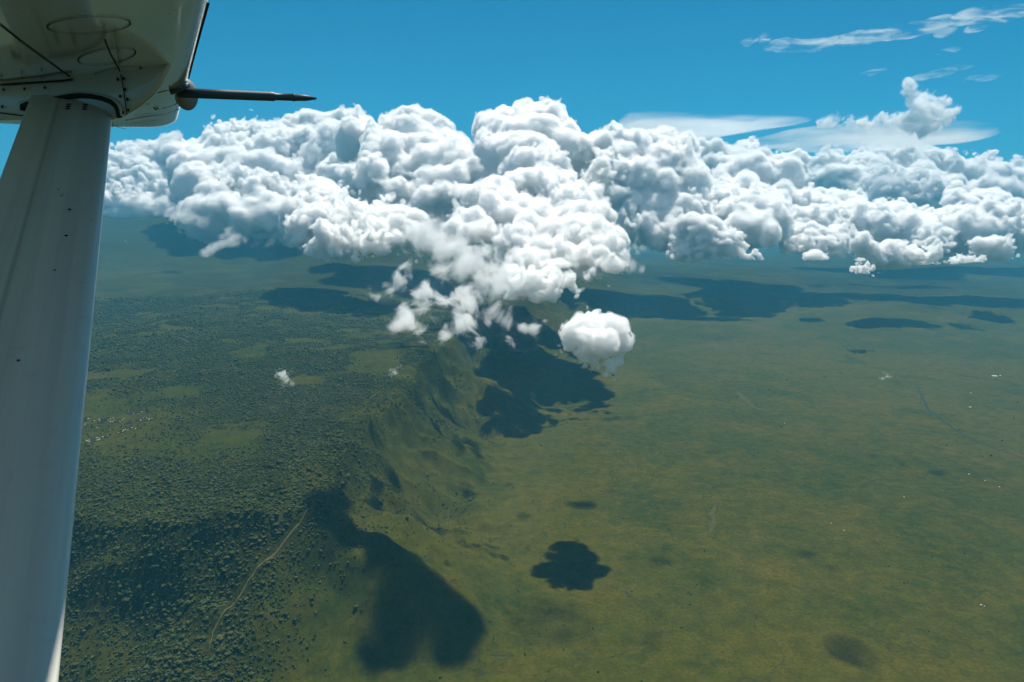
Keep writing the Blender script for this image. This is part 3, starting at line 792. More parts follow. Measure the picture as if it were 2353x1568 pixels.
cumulus('cumulus_cloud', 'faint yellowish puff under the horned cloud at the right border',
        Z(4, [(1520, 1325, 45), (1580, 1340, 52), (1440, 1310, 42), (1600, 1370, 34)]), 10500, 1010, 12, mfp=40, veil=48, puff=200, group=SM)
cumulus('cumulus_cloud', 'tiny white puff right of the dome shaped cloud, touching the hazy horizon',
        Z(4, [(110, 1410, 32), (150, 1420, 27), (80, 1430, 22)]), 10200, 990, 11, mfp=60, veil=48, puff=200, group=SM)
cumulus('cumulus_cloud', 'lone compact round white cloud low over the plain, with a small tail below',
        Z(5, [(1650, 730, 55), (1720, 710, 50), (1800, 740, 60), (1870, 720, 50), (1930, 770, 60), (1700, 800, 100), (1820, 830, 110), (1900, 830, 90), (1620, 830, 75), (1570, 890, 45), (1750, 890, 90),
              (1860, 910, 70), (1840, 960, 48), (1870, 1010, 38), (1890, 1050, 28), (1930, 1000, 26), (1970, 850, 50)]) +
        Z(5, [(1720, 790, 85), (1830, 800, 95), (1780, 860, 85), (1650, 830, 60), (1900, 830, 65)], 120) + Z(5, [(1720, 830, 75), (1830, 850, 80), (1780, 900, 60)], -95) + Z(5, [(1740, 800, 65), (1830, 800, 70)], 210),
        3200, 820, 5.5, mfp=28, puff=60, fray=0.2, veil=36, group=SM, grow=1.0, back=False, outer=wisp_mat(40, 60, 0.44, 0.75, shell=0.0), og=3.0)
WG = 'ragged wisps of cloud'
kw = dict(kids=(), fray=0.25, hi=8, group=WG, mar=10, back=False, grow=2.6)
cumulus('wispy_cloud', 'ragged translucent white cloud shreds trailing below the central tower, left of the round cloud',
        Z(5, [(250, 430, 55), (350, 380, 50), (430, 330, 40), (480, 270, 28), (160, 460, 42), (200, 520, 28), (300, 500, 40), (550, 480, 50), (520, 600, 75), (400, 620, 65), (620, 660, 85), (420, 700, 50),
              (330, 760, 36), (500, 740, 60), (780, 620, 70), (900, 560, 75), (1000, 580, 60), (850, 690, 70), (1050, 660, 60), (1120, 700, 48), (1180, 640, 30), (700, 740, 50), (1180, 790, 45),
              (1250, 740, 30), (1330, 730, 30), (1410, 700, 18), (1280, 820, 42), (680, 780, 30)]), ramp_d(590, 4000, 770, 3200), 880, 8, mat=(33.048, 186.3), **kw)
cumulus('wispy_cloud', 'soft white arm of cloud curving down from the central cloud to the ragged shreds',
        Z(5, [(600, 120, 85), (700, 180, 85), (800, 220, 85), (900, 260, 95), (1000, 330, 85), (1100, 380, 70), (1150, 420, 55), (950, 400, 85), (800, 340, 70), (680, 350, 50), (1060, 480, 55), (500, 60, 70)]),
        ramp_d(540, 5800, 660, 4200), 980, 12, mat=(56.1816, 267.3), **kw)
cumulus('wispy_cloud', 'small upright wisp under the ragged shreds, over the ridge', Z(5, [(920, 830, 28), (900, 880, 30), (890, 920, 22), (760, 880, 9), (940, 960, 10)]), 3000, 880, 5, mat=(42.9624, 89.1), **kw)
cumulus('wispy_cloud', 'tiny white wisp over the dark shadow on the wooded plateau', Z(0, [(655, 868, 10), (650, 880, 7), (662, 875, 7), (648, 862, 5)]), 3100, 700, 4, mat=(23.1336, 40.5), **kw)
cumulus('wispy_cloud', 'faintest thin wisp over the shaded ridge top left of the peak', Z(0, [(905, 853, 6), (899, 862, 5), (912, 844, 4)]), 3100, 700, 4, mat=(41.31, 32.4), **kw)
cumulus('wispy_cloud', 'tiny feathery wisp alone over the green plain on the right', Z(0, [(2035, 880, 10), (2025, 889, 8), (2045, 873, 7), (2014, 888, 4), (2040, 886, 6)]), 3600, 700, 4.5, mat=(29.7432, 56.7), **kw)
kw['hi'] = 20
cumulus('wispy_cloud', 'curled white wisp in front of the dark mountain, nearest to the strut',
        Z(1, [(640, 1060, 50), (700, 1050, 50), (760, 1080, 45), (780, 1150, 40), (600, 1110, 40), (550, 1160, 28), (720, 1180, 50), (660, 1210, 40), (740, 1230, 30)]), 11000, 1050, 20, mat=(123.93, 421.2), **kw)
cumulus('wispy_cloud', 'low grey white wisp drifting along the mountain foot, right of the curled one',
        Z(1, [(930, 1360, 36), (960, 1320, 40), (1010, 1280, 40), (1080, 1240, 45), (1150, 1190, 45), (1160, 1240, 50), (1240, 1230, 40), (1300, 1240, 30), (880, 1130, 50), (950, 1110, 50), (1000, 1140, 30), (740, 1380, 20), (790, 1390, 16)]),
        9500, 1000, 18, mat=(115.668, 421.2), **kw)
cumulus('wispy_cloud', 'pale mist bank under the bright tumbling cloud, veiling the dark mountain side',
        Z(1, [(1420, 1260, 60), (1520, 1250, 65), (1620, 1230, 70), (1720, 1200, 75), (1500, 1300, 50), (1650, 1310, 60), (1800, 1290, 80), (1920, 1310, 75), (2050, 1290, 80), (2180, 1290, 70), (1400, 1180, 40)]),
        8600, 1010, 18, mat=(181.764, 729), **kw)
cumulus('wispy_cloud', 'tiny white wisp nearest to the strut under the mountain top', Z(1, [(250, 1265, 22), (265, 1258, 12)]), 10500, 950, 14, mat=(99.144, 210.6), **kw)
cumulus('wispy_cloud', 'tiny white wisp under the mountain top, right beside the one nearest the strut', Z(1, [(395, 1270, 24), (380, 1250, 14), (420, 1290, 12)]), 10500, 950, 14, mat=(99.144, 210.6), **kw)
cumulus('wispy_cloud', 'thin torn wisp right of the smoky base of the central cloud',
        Z(3, [(330, 1260, 45), (380, 1310, 35), (290, 1320, 40), (330, 1370, 25), (300, 1480, 40), (380, 1520, 30), (480, 1530, 22), (230, 1440, 40), (560, 1560, 18)]), 5600, 930, 11, mat=(99.144, 243), **kw)

# the high clouds
kw2 = dict(kids=(), fray=0.25, hi=8, mar=10, back=False, grow=2.3)
cumulus('high_cloud', 'white plume of cloud with a leaning horn standing on the smooth sheet, upper right',
        Z(4, [(850, 85, 26), (870, 125, 32), (900, 170, 38), (950, 230, 50), (1000, 300, 66), (950, 340, 66), (1050, 350, 60), (850, 350, 50), (750, 355, 38), (650, 355, 32), (600, 350, 26), (500, 375, 28), (400, 375, 28),
              (980, 390, 50), (850, 390, 40), (700, 390, 34), (550, 390, 28), (1150, 230, 28), (1130, 185, 16), (1190, 280, 30), (1150, 320, 32)]), 15500, 2000, 22, mat=(42, 330, 0.38, 0.74), **kw2)
cumulus('high_cloud', 'small white tuft left of the plume, sitting on the edge of the smooth sheet', Z(4, [(250, 345, 32), (200, 370, 36), (170, 358, 24), (290, 380, 32), (260, 315, 16), (340, 350, 12)]), 15500, 2000, 20, mat=(97.92, 324), **kw2)

def lens(name, label, items, vox, mfp, wob, stretch, cat='cloud', shell=0.02, gain=0.3, lo_k=3, hi_k=40, tilt=0.0, mat=None):
    """smooth sheets: flattened ellipsoids (x, y, distance, half width px, half height px, half depth m)"""
    C = np.array([[*at(x, y, d), hw_ * d / FD, dp, hh_ * d / FD] for x, y, d, hw_, hh_, dp in items])
    lo = (C[:, :3] - C[:, 3:]).min(0) - 6 * vox; hi_ = (C[:, :3] + C[:, 3:]).max(0) + 6 * vox
    n = np.ceil((hi_ - lo) / vox).astype(int) + 1
    ux, uy, uz = ((np.arange(n[k]) * vox + lo[k]).astype(np.float32) for k in range(3))
    f = np.full(n, -9e9, np.float32)
    for x, y, z, a, b, c in C:
        q = ((ux - x) / a)[:, None, None] ** 2 + ((uy - y) / b)[None, :, None] ** 2 + ((uz - z)[None, None, :] - tilt * (ux - x)[:, None, None]) ** 2 / c ** 2
        np.maximum(f, (1 - np.sqrt(q)) * c, out=f)
    f += fractal(n, vox, lo_k, hi_k, gain, 2.0, stretch) * wob
    border(f)
    P, Q = surfnet(f, lo, vox)
    print(name, tuple(n), len(Q))
    return tag(np_mesh(name, P, Q, mat or cloud_mat(mfp, shell), smooth=True), label, cat)
def zz4(a, b): o = Z(4, [(a, b, 0)])[0]; return o[0], o[1]
def zz3(a, b): o = Z(3, [(a, b, 0)])[0]; return o[0], o[1]
lens('lenticular_cloud', 'smooth grey white lens shaped cloud sheet under the white plume, upper right',
     [(*zz4(120, 468), 17000, 120, 12, 2400), (*zz4(1300, 500), 16800, 44, 8, 1200), (*zz4(760, 475), 17000, 130, 13, 2400), (*zz4(350, 495), 17000, 140, 20, 2600), (*zz4(820, 520), 17000, 125, 14, 2200), (*zz4(1180, 495), 16800, 56, 12, 1500)], 40, 1100, 0.20, (7, 7, 0.8), mat=wisp_mat(520, 420, 0.30, 0.80, (8, 8, 0.8), 0.004, 0.2, amp=1.6))
lens('lenticular_cloud', 'thin hazy white cloud veil left of the lens shaped sheet, over the right cloud bank',
     [(*zz3(1000, 300), 17500, 140, 14, 2600), (*zz3(700, 325), 17500, 100, 14, 2600), (*zz3(450, 262), 17500, 70, 4, 1500), (*zz3(1350, 220), 17500, 55, 4, 1500)], 40, 2200, 0.28, (7, 7, 0.8), mat=wisp_mat(650, 400, 0.33, 0.85, (8, 8, 0.8), 0.003, 0.2, amp=1.8))
def zz6(a, b): o = Z(6, [(a, b, 0)])[0]; return o[0], o[1]
CI = [(850, 240, 60, 8), (950, 240, 60, 9), (1050, 230, 60, 10), (1150, 212, 60, 11), (1250, 195, 60, 12), (1350, 180, 60, 12), (1450, 166, 60, 13), (1550, 150, 60, 13), (1650, 118, 70, 12), (1840, 85, 70, 13), (800, 232, 60, 7), (900, 245, 60, 9), (1000, 235, 65, 10), (1100, 222, 70, 12), (1200, 200, 75, 13), (1300, 190, 75, 13), (1400, 170, 70, 14), (1500, 160, 75, 14), (1600, 135, 70, 14), (1680, 165, 60, 10),
      (1780, 90, 70, 14), (1900, 80, 80, 14), (2020, 70, 80, 13), (1850, 140, 70, 9), (650, 215, 36, 5), (740, 190, 30, 8)]
lens('cirrus_cloud', 'long thin white streak of high cloud slanting across the top right sky',
     [(*zz6(a, b), 40000, hw_ * .44, hh_ * .44 * 3.0, 900) for a, b, hw_, hh_ in CI], 80, 4200, 0.12, (3.4, 3.4, 0.8), gain=0.25, lo_k=2.5, hi_k=13, tilt=0.16, mat=wisp_mat(520, 620, 0.50, 1.0, (4.0, 2, 0.7), 0.002, 0.8))
lens('cirrus_cloud', 'faint slanting streak of high cloud just above the white plume',
     [(*zz6(a, b), 40000, hw_ * .44, hh_ * 1.1, 900) for a, b, hw_, hh_ in [(1560, 400, 60, 7), (1650, 380, 60, 8), (1760, 350, 60, 6)]],
     80, 6000, 0.12, (3.4, 3.4, 0.8), gain=0.25, lo_k=2.5, hi_k=13, tilt=0.12, mat=wisp_mat(800, 560, 0.52, 1.0, (4.0, 2, 0.7), 0.002, 0.8))
lens('cirrus_cloud', 'short faint streak of high cloud between the white plume and the right border',
     [(*zz6(a, b), 40000, hw_ * .44, hh_ * 1.1, 900) for a, b, hw_, hh_ in [(1800, 412, 80, 8), (1900, 408, 80, 6)]],
     80, 6000, 0.12, (3.4, 3.4, 0.8), gain=0.25, lo_k=2.5, hi_k=13, tilt=0.12, mat=wisp_mat(800, 560, 0.52, 1.0, (4.0, 2, 0.7), 0.002, 0.8))
lens('cirrus_cloud', 'tiny faint streak of high cloud alone left above the white plume',
     [(*zz6(a, b), 40000, hw_ * .44, hh_ * 1.1, 900) for a, b, hw_, hh_ in [(1300, 378, 60, 4)]],
     80, 6000, 0.12, (3.4, 3.4, 0.8), gain=0.25, lo_k=2.5, hi_k=13, tilt=0.12, mat=wisp_mat(800, 560, 0.52, 1.0, (4.0, 2, 0.7), 0.002, 0.8))
lens('cirrus_cloud', 'small faint streak directly under the long slanting streak of high cloud',
     [(*zz6(a, b), 40000, hw_ * .44, hh_ * 1.1, 900) for a, b, hw_, hh_ in [(1700, 265, 80, 7)]],
     80, 6000, 0.12, (3.4, 3.4, 0.8), gain=0.25, lo_k=2.5, hi_k=13, tilt=0.12, mat=wisp_mat(800, 560, 0.52, 1.0, (4.0, 2, 0.7), 0.002, 0.8))

# clouds overhead, above the frame, whose shadows lie on the near plain
OV = 'thin clouds above the aircraft'
def overhead(pts, mfp, label, zc=4300.0, wl=200, th=(0.36, 0.62), solid=False):
    L = []
    for px, py, r in pts:
        g = ground_at(px, py); c = g + SUN * (zc - g[2]) / SUN[2]
        for _ in range(3):
            p = c + np.array([rng.uniform(-.6, .6) * r, rng.uniform(-.6, .6) * r, rng.uniform(-.25, .25) * r]); q = (p - EYE) @ FW
            L.append((HX + FD * ((p - EYE) @ RT) / q, HY - FD * ((p - EYE) @ UP) / q, r * rng.uniform(.55, .8) / q * FD, q))
    cumulus('high_cloud', label, L, 0.0, zc - 800, 14, kids=(8, 6), fray=0.34 if solid else 0.25, hi=10 if solid else 14, group=OV, mar=16, back=False, mfp=mfp, mat=None if solid else wisp_mat(mfp, wl, *th, amp=1.0))
overhead([(775, 1160, 55), (785, 1195, 70), (805, 1235, 80), (840, 1265, 80), (870, 1300, 80), (910, 1325, 85), (955, 1350, 90), (1000, 1385, 95), (1045, 1405, 80), (1060, 1440, 70), (1010, 1430, 75)], 38, 'long unseen cloud added above the frame to shade the foot of the spur', solid=True)  # added out of view to cast the shadow that belongs to the ragged shreds
overhead([(1165, 1118, 45), (1220, 1140, 40), (1290, 1160, 60), (1330, 1165, 40), (1130, 1255, 40), (1215, 1190, 30), (1400, 1130, 35)], 60, 'small ragged cloud above the frame shading the plain over the round shadow', wl=140)
overhead([(1250, 1420, 120), (1290, 1460, 120), (1330, 1440, 60)], 200, 'thin cloud above the frame shading the plain under the round shadow')
overhead([(1850, 1285, 70), (1890, 1300, 60), (1930, 1310, 35)], 90, 'thin cloud above the frame shading the brown plain on the right')
overhead([(1950, 1500, 55)], 90, 'thin cloud above the frame shading the lower right plain')
overhead([(2160, 1088, 60), (2230, 1078, 60), (2290, 1090, 40)], 110, 'thin cloud above the frame shading the plain near the right border')
overhead([(2000, 1045, 60), (2080, 1062, 70), (1780, 975, 60), (1890, 985, 50)], 200, 'thin cloud above the frame shading the middle right plain')
overhead([(1505, 1410, 40), (1530, 1300, 40), (1490, 1480, 30)], 120, 'thin cloud above the frame shading the plain right of the round shadow')
overhead([(545, 1125, 60), (600, 1130, 45), (700, 1370, 40), (590, 1230, 50), (440, 1300, 50)], 130, 'thin cloud above the frame shading the wooded edge of the plateau')
print('clouds', time.time() - T0)

# ------------------------------------------------------------------ haze: one closed box of thin blue air round the whole scene
hb = bmesh.new(); bmesh.ops.create_cube(hb, size=1.0)
ht = NT('blue air')
hv = ht.n('ShaderNodeVolumePrincipled', i_Density=3.1e-5)
hv.inputs['Color'].default_value = (0.09, 0.45, 0.70, 1)
ht.link(hv.outputs[0], ht.out.inputs['Volume']); ht.m.cycles.homogeneous_volume = True
zmin = float(GZ.min())
haze = bm_obj('haze', hb, ht.m, smooth=False)
haze.location = (-300, 4200, (zmin - 1 + 5400) / 2); haze.scale = (300400, 300400, 5400 - zmin + 1)
tag(haze, kind='stuff')

# ------------------------------------------------------------------ the aircraft wing
# aircraft axes: u forward, v out along the wing, w up; origin at the window
az = math.radians(-28.0); up_ = 0.06
uF = np.array([math.cos(az), -math.sin(az), up_]); uF /= np.linalg.norm(uF)
uS = np.array([math.sin(az), math.cos(az), 0.0])
uN = np.cross(uF, uS)
B3 = np.stack([uF, uS, uN], 0)
plane = empty('airplane')
M = Matrix(((uF[0], uS[0], uN[0], 0), (uF[1], uS[1], uN[1], 0), (uF[2], uS[2], uN[2], H), (0, 0, 0, 1)))
plane.matrix_world = M
tag(plane, 'white high wing light airplane, its left wing, strut and airspeed probe seen from the cabin', 'airplane')

def rv(x, y): return B3 @ ray(x, y)
HW = 0.70
def on_w(x, y, w=HW):
    r = rv(x, y); return r * (w / r[2])
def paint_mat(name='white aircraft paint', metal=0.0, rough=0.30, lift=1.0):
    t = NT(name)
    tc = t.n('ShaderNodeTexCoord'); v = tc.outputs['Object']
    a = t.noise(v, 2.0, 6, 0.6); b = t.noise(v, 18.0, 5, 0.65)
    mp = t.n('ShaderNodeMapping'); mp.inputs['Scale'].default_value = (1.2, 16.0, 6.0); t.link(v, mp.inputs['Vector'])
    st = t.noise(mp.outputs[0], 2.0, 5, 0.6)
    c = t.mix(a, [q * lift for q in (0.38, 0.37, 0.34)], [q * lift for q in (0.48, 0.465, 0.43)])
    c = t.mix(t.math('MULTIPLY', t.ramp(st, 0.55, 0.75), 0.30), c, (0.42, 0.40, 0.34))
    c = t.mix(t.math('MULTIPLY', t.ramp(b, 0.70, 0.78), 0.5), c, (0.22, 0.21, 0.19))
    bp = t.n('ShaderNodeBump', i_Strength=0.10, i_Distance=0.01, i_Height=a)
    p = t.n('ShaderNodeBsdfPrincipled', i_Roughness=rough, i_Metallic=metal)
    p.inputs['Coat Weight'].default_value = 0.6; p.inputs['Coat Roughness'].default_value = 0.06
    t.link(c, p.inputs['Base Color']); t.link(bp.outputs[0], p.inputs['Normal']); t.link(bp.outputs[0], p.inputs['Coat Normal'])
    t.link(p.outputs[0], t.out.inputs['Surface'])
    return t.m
paint = paint_mat()  # white greyed in its colour in place of shade from the unbuilt fuselage
skin_m = paint_mat('polished white wing skin', 0.5, 0.14, 1.6)
seam_m = plain('dark seam', (0.03, 0.03, 0.028), 0.8, 0.2, 20, 0.1)
grey_m = plain('grey dome', (0.17, 0.18, 0.185), 0.6, 0.08, 6, 0.4)
rod_m = plain('dark probe metal', (0.026, 0.050, 0.068), 0.5, 0.2, 30, 0.3)
rub_m = plain('black rubber seal', (0.02, 0.02, 0.02), 0.7, 0.2, 30, 0.2)

# wing: chordwise section swept along the span. Leading edge line and tip from the sight lines
le0 = on_w(479.6, 0.0, HW + 0.055); le1 = on_w(412, 254, HW + 0.055)
tip_u = on_w(400, 288.5, HW + 0.03)
def le_u(v): return le0[0] + (le1[0] - le0[0]) * (v - le0[1]) / (le1[1] - le0[1])
VT = tip_u[1]
CH = 1.55
# section: s = distance behind the leading edge, heights of lower and upper skin
def section(ch, thick):
    s = np.array([0, .004, .012, .025, .045, .075, .12, .18, .26, .36, .48, .62, .76, .88, 1.0]) * ch
    q = s / ch
    lo_ = HW + 0.055 - 0.055 * np.minimum(1, np.sqrt(np.maximum(0, 1 - (1 - np.minimum(1, q / 0.12)) ** 2))) + 0.045 * np.clip((q - .55) / .45, 0, 1) ** 1.3
    up_s = HW + 0.055 + thick * (2.2 * np.sqrt(q) * (1 - q) ** 1.1 * 0.75 + 0.0 * q) + 0.02 * q
    up_s = np.maximum(up_s, lo_ + 0.006 * (q > 0))
    return s, lo_, up_s
vv = np.concatenate([np.linspace(-1.4, VT - 0.30, 40), VT - 0.30 * (1 - np.sin(np.linspace(0, np.pi / 2, 15)[1:]))])
RINGS = []
for v in vv:
    k = max(0.0, (v - (VT - 0.30)) / 0.30)           # rounding at the tip
    ch = CH - 0.05 * max(0, v)
    s, lo_, us = section(ch, 0.16)
    cut = 0.10 * (1 - math.sqrt(max(0, 1 - k * k)))  # leading edge corner rounds off
    u = le_u(v) - cut - s * (ch - cut) / ch
    mid = HW + 0.045
    sq = math.sqrt(max(0.02, 1 - k ** 3))
    lo2 = mid + (lo_ - mid) * (0.35 + 0.65 * sq); us2 = mid + (us - mid) * sq
    ring = [(u[i], v, lo2[i]) for i in range(len(s))] + [(u[i], v, us2[i]) for i in range(len(s) - 1, 0, -1)]
    RINGS.append(ring)
nr = len(RINGS[0]); V = np.array(RINGS).reshape(-1, 3)
F = [(a * nr + i, a * nr + (i + 1) % nr, (a + 1) * nr + (i + 1) % nr, (a + 1) * nr + i) for a in range(len(RINGS) - 1) for i in range(nr)]
bmw = bmesh.new()
bv = [bmw.verts.new(p) for p in V]
for f in F: bmw.faces.new([bv[i] for i in f])
bmw.faces.new([bv[i] for i in range(nr)][::-1]); bmw.faces.new([bv[len(V) - nr + i] for i in range(nr)])
wing = bm_obj('wing', bmw, skin_m, plane)

# seams and rivets lie on the lower skin (3 mm proud); point on the skin from sight line
SKS, SKL, _ = section(CH, .16)
def skin_w(u, v):
    s = np.clip(le_u(v) - u, 0, CH); return float(np.interp(s, SKS, SKL))
def on_skin(x, y, off=0.003):
    w = HW
    for _ in range(6):
        p = on_w(x, y, w - off); w = skin_w(p[0], p[1])
    return on_w(x, y, w - off)

def ribbon(bm, pts, width, nrm=(0, 0, -1), mat=0):
    pts = [np.asarray(p, float) for p in pts]; nrm = np.asarray(nrm, float); rows = []
    for i, p in enumerate(pts):
        t = pts[min(i + 1, len(pts) - 1)] - pts[max(i - 1, 0)]; t /= max(1e-9, np.linalg.norm(t))
        s = np.cross(t, nrm); s /= max(1e-9, np.linalg.norm(s))
        rows.append((bm.verts.new(p + s * width / 2), bm.verts.new(p - s * width / 2)))
    for a, b in zip(rows[:-1], rows[1:]):
        f = bm.faces.new((a[0], a[1], b[1], b[0])); f.material_index = mat
def dense(pts, n=8):
    P = np.array(pts, float); out = []
    for a, b in zip(P[:-1], P[1:]):
        for k in range(n): out.append(a + (b - a) * k / n)
    out.append(P[-1]); return out
def z1(a, b): return a * 0.3187, b * 0.3187
def disc(bm, c, r, ax_u, ax_v, seg=10):
    vs_ = [bm.verts.new(np.asarray(c) + r * (math.cos(a) * ax_u + math.sin(a) * ax_v)) for a in np.linspace(0, 2 * math.pi, seg, endpoint=False)]
    bm.faces.new(vs_)
EU, EV, EW = np.eye(3)

sm = bmesh.new()
for pts, w in [([(0, 180), (150, 300), (300, 410), (525, 572)], 0.007), ([(755, 290), (800, 400), (850, 490), (872, 535)], 0.006),
               ([(1500, 20), (1440, 240), (1395, 410), (1355, 570)], 0.012), ([(1135, 672), (1250, 640), (1350, 590)], 0.010),
               ([(1170, 783), (1250, 760), (1320, 710)], 0.012), ([(900, 872), (1050, 845), (1180, 825), (1290, 790)], 0.010),
               ([(960, 835), (1100, 818)], 0.006), ([(970, 850), (1105, 835)], 0.006), ([(935, 893), (1130, 865)], 0.007), ([(950, 908), (1130, 885)], 0.006), ([(810, 905), (905, 932)], 0.010),
               ([(1050, 760), (1075, 752)], 0.006), ([(1110, 775), (1125, 795)], 0.010), ([(1128, 770), (1142, 790)], 0.008)]:
    ribbon(sm, [on_skin(*z1(a, b)) for a, b in dense(pts)], w)
for k in range(9):
    for j in range(3):
        p = on_skin(*z1(815 + 32 * k, 892 + 10 * j + (k % 2) * 2)); disc(sm, p, 0.006, EU, EV, 8)
for a, b in [(10, 572), (160, 568), (305, 562), (830, 505)]:
    disc(sm, on_skin(*z1(a, b)), 0.007, EU, EV)
bm_obj('panel_seam', sm, seam_m, wing, False)
for cx_, cy_, ra, rb, tl in [(640, 185, 300, 62, -0.05), (770, 410, 210, 55, -0.15), (840, 520, 180, 26, -0.18)]:
    ov = bmesh.new(); ang = np.linspace(0, 2 * math.pi, 49)
    ribbon(ov, [on_skin(*z1(cx_ + ra * math.cos(a) * math.cos(tl) - rb * math.sin(a) * math.sin(tl), cy_ + ra * math.cos(a) * math.sin(tl) + rb * math.sin(a) * math.cos(tl))) for a in ang], 0.005)
    bm_obj('inspection_cover', ov, seam_m, wing, False)

# strut fairing: an upright cuff whose inboard face runs along the seam under the wing
sA = on_skin(*z1(0, 612)); sB = on_skin(*z1(1215, 470))
dS = sB - sA; dS[2] = 0; dS /= np.linalg.norm(dS)
nS = np.array([-dS[1], dS[0], 0.0])            # outboard
if nS[1] < 0: nS = -nS
def on_face(x, y, push=0.0):
    r = rv(x, y); p0 = sA + nS * push
    return r * ((p0 @ nS) / (r @ nS))
top_z = [(-420, 640), (-200, 628), (0, 612), (200, 600), (450, 583), (620, 560), (800, 540), (950, 515), (1060, 495), (1140, 480), (1200, 470), (1238, 456)]
bot_z = [(-420, 872), (-200, 872), (0, 868), (150, 866), (450, 868), (620, 868), (800, 866), (905, 836), (1020, 764), (1100, 693), (1165, 612), (1232, 470)]
cols = []
for (a, b), (c, d) in zip(top_z, bot_z):
    T = on_face(*z1(a, b)); Bp = on_face(*z1(c, d))
    T[2] = max(T[2], skin_w(T[0], T[1]) + 0.01)
    hgt = np.linalg.norm(T - Bp); col = []; tp = min(1.0, max(0.0, (1060 - a) / 700.0))
    for q in np.linspace(0, 1, 7):
        col.append(T + (Bp - T) * q - nS * 0.012 * math.sin(math.pi * q))
    for q in np.linspace(0, 1, 7)[1:]:
        e_ = Bp + nS * tp * (0.02 + 0.26 * q) + EW * hgt * q ** 1.6
        col.append(e_)
    cols.append(col)
fb = bmesh.new(); g_ = [[fb.verts.new(p) for p in c] for c in cols]
for a, b in zip(g_[:-1], g_[1:]):
    for i in range(len(a) - 1): fb.faces.new((a[i], b[i], b[i + 1], a[i + 1]))
fb.faces.new(g_[0][::-1]); fb.faces.new(g_[-1])
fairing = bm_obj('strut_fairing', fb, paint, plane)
sm = bmesh.new()
ribbon(sm, [on_face(*z1(a, b), -0.016) for a, b in dense([(0, 612), (200, 600), (450, 583), (525, 573)], 4)], 0.010, nS)
ribbon(sm, [on_face(*z1(a, b), -0.017) for a, b in dense([(870, 535), (882, 600), (900, 720), (915, 830)], 4)], 0.006, nS)
ribbon(sm, [on_face(*z1(a, b), -0.016) for a, b in dense([(-100, 800), (0, 815), (165, 836)], 4)], 0.006, nS)
for a, b in [(25, 647), (175, 641), (322, 633), (848, 573), (890, 566), (865, 694), (918, 718), (900, 645), (883, 812), (925, 795), (15, 770)]:
    disc(sm, on_face(*z1(a, b), -0.018), 0.008, dS, EW)
bm_obj('rivet_line', sm, seam_m, fairing, False)
def tube(bm, pts, r, seg=8, prof=None):
    pts = [np.asarray(p, float) for p in pts]; rings = []
    for i, p in enumerate(pts):
        t = pts[min(i + 1, len(pts) - 1)] - pts[max(i - 1, 0)]; t /= np.linalg.norm(t)
        a = np.cross(t, [0.2, 0.3, 0.93]); a /= np.linalg.norm(a); b = np.cross(t, a)
        rr = r if prof is None else prof[i]
        rings.append([bm.verts.new(p + rr * (a * math.cos(q) + b * math.sin(q))) for q in np.linspace(0, 2 * math.pi, seg, endpoint=False)])
    for A, Bq in zip(rings[:-1], rings[1:]):
        for i in range(seg): bm.faces.new((A[i], A[(i + 1) % seg], Bq[(i + 1) % seg], Bq[i]))
    bm.faces.new(rings[0][::-1]); bm.faces.new(rings[-1])
arch = [(165, 800), (162, 765), (200, 752), (300, 735), (400, 715), (500, 697), (575, 690), (660, 695), (740, 712), (800, 735), (835, 765), (852, 800), (860, 850)]
tb = bmesh.new(); tube(tb, [on_face(*z1(a, b), -0.02) for a, b in dense(arch, 3)], 0.012)
bm_obj('rubber_seal', tb, rub_m, fairing)
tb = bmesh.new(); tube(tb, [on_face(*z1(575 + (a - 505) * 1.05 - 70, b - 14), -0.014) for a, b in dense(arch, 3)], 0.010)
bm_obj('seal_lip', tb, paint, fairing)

# strut
PR = on_face(257, 274, -0.01); PL0 = on_face(48, 283, -0.01)
def proj(p):
    q = B3.T @ p
    return HX + FD * (q @ RT) / (q @ FW), HY - FD * (q @ UP) / (q @ FW)
CHO = min(np.linspace(0.15, 0.9, 400), key=lambda c: abs(proj(PR - c * EU)[0] - (46 + (proj(PR - c * EU)[1] - 285) * -0.374)))
def bottom(t):
    p = rv(134, 1568) * t; x, y = proj(p - CHO * EU); return abs(x - (46 + (y - 285) * -0.374))
tB = min(np.linspace(0.35, 3.0, 800), key=bottom)
PB = rv(134, 1568) * tB
print('strut chord', CHO, 'bottom depth', tB, 'tip', VT, 'top', PR)
axis = PB - PR; LA = np.linalg.norm(axis); axd = axis / LA
cdir = EU - axd * (EU @ axd); cdir /= np.linalg.norm(cdir)
tdir = np.cross(axd, EU); tdir /= np.linalg.norm(tdir)
print('strut foot u,v,w', PB, 'wing LE u there', le_u(PB[1]), 'sun', B3 @ SUN)
sb = bmesh.new(); rings = []
na = 40
for q in np.linspace(-0.12, 1.45, 60):
    c0 = PR + axis * q; ring = []
    for a in np.linspace(0, 2 * math.pi, na, endpoint=False):
        xx = 0.5 * (1 - math.cos(a))                       # 0 at leading edge, 1 at trailing edge
        th = 0.5 * 0.27 * CHO * (1.9 * math.sqrt(xx) * (1 - xx) ** 0.75 + 0.02) * (1 if a < math.pi else -1)
        ring.append(sb.verts.new(c0 - EU * CHO * xx + tdir * th))
    rings.append(ring)
for A, Bq in zip(rings[:-1], rings[1:]):
    for i in range(na): sb.faces.new((A[i], A[(i + 1) % na], Bq[(i + 1) % na], Bq[i]))
sb.faces.new(rings[0][::-1]); sb.faces.new(rings[-1])
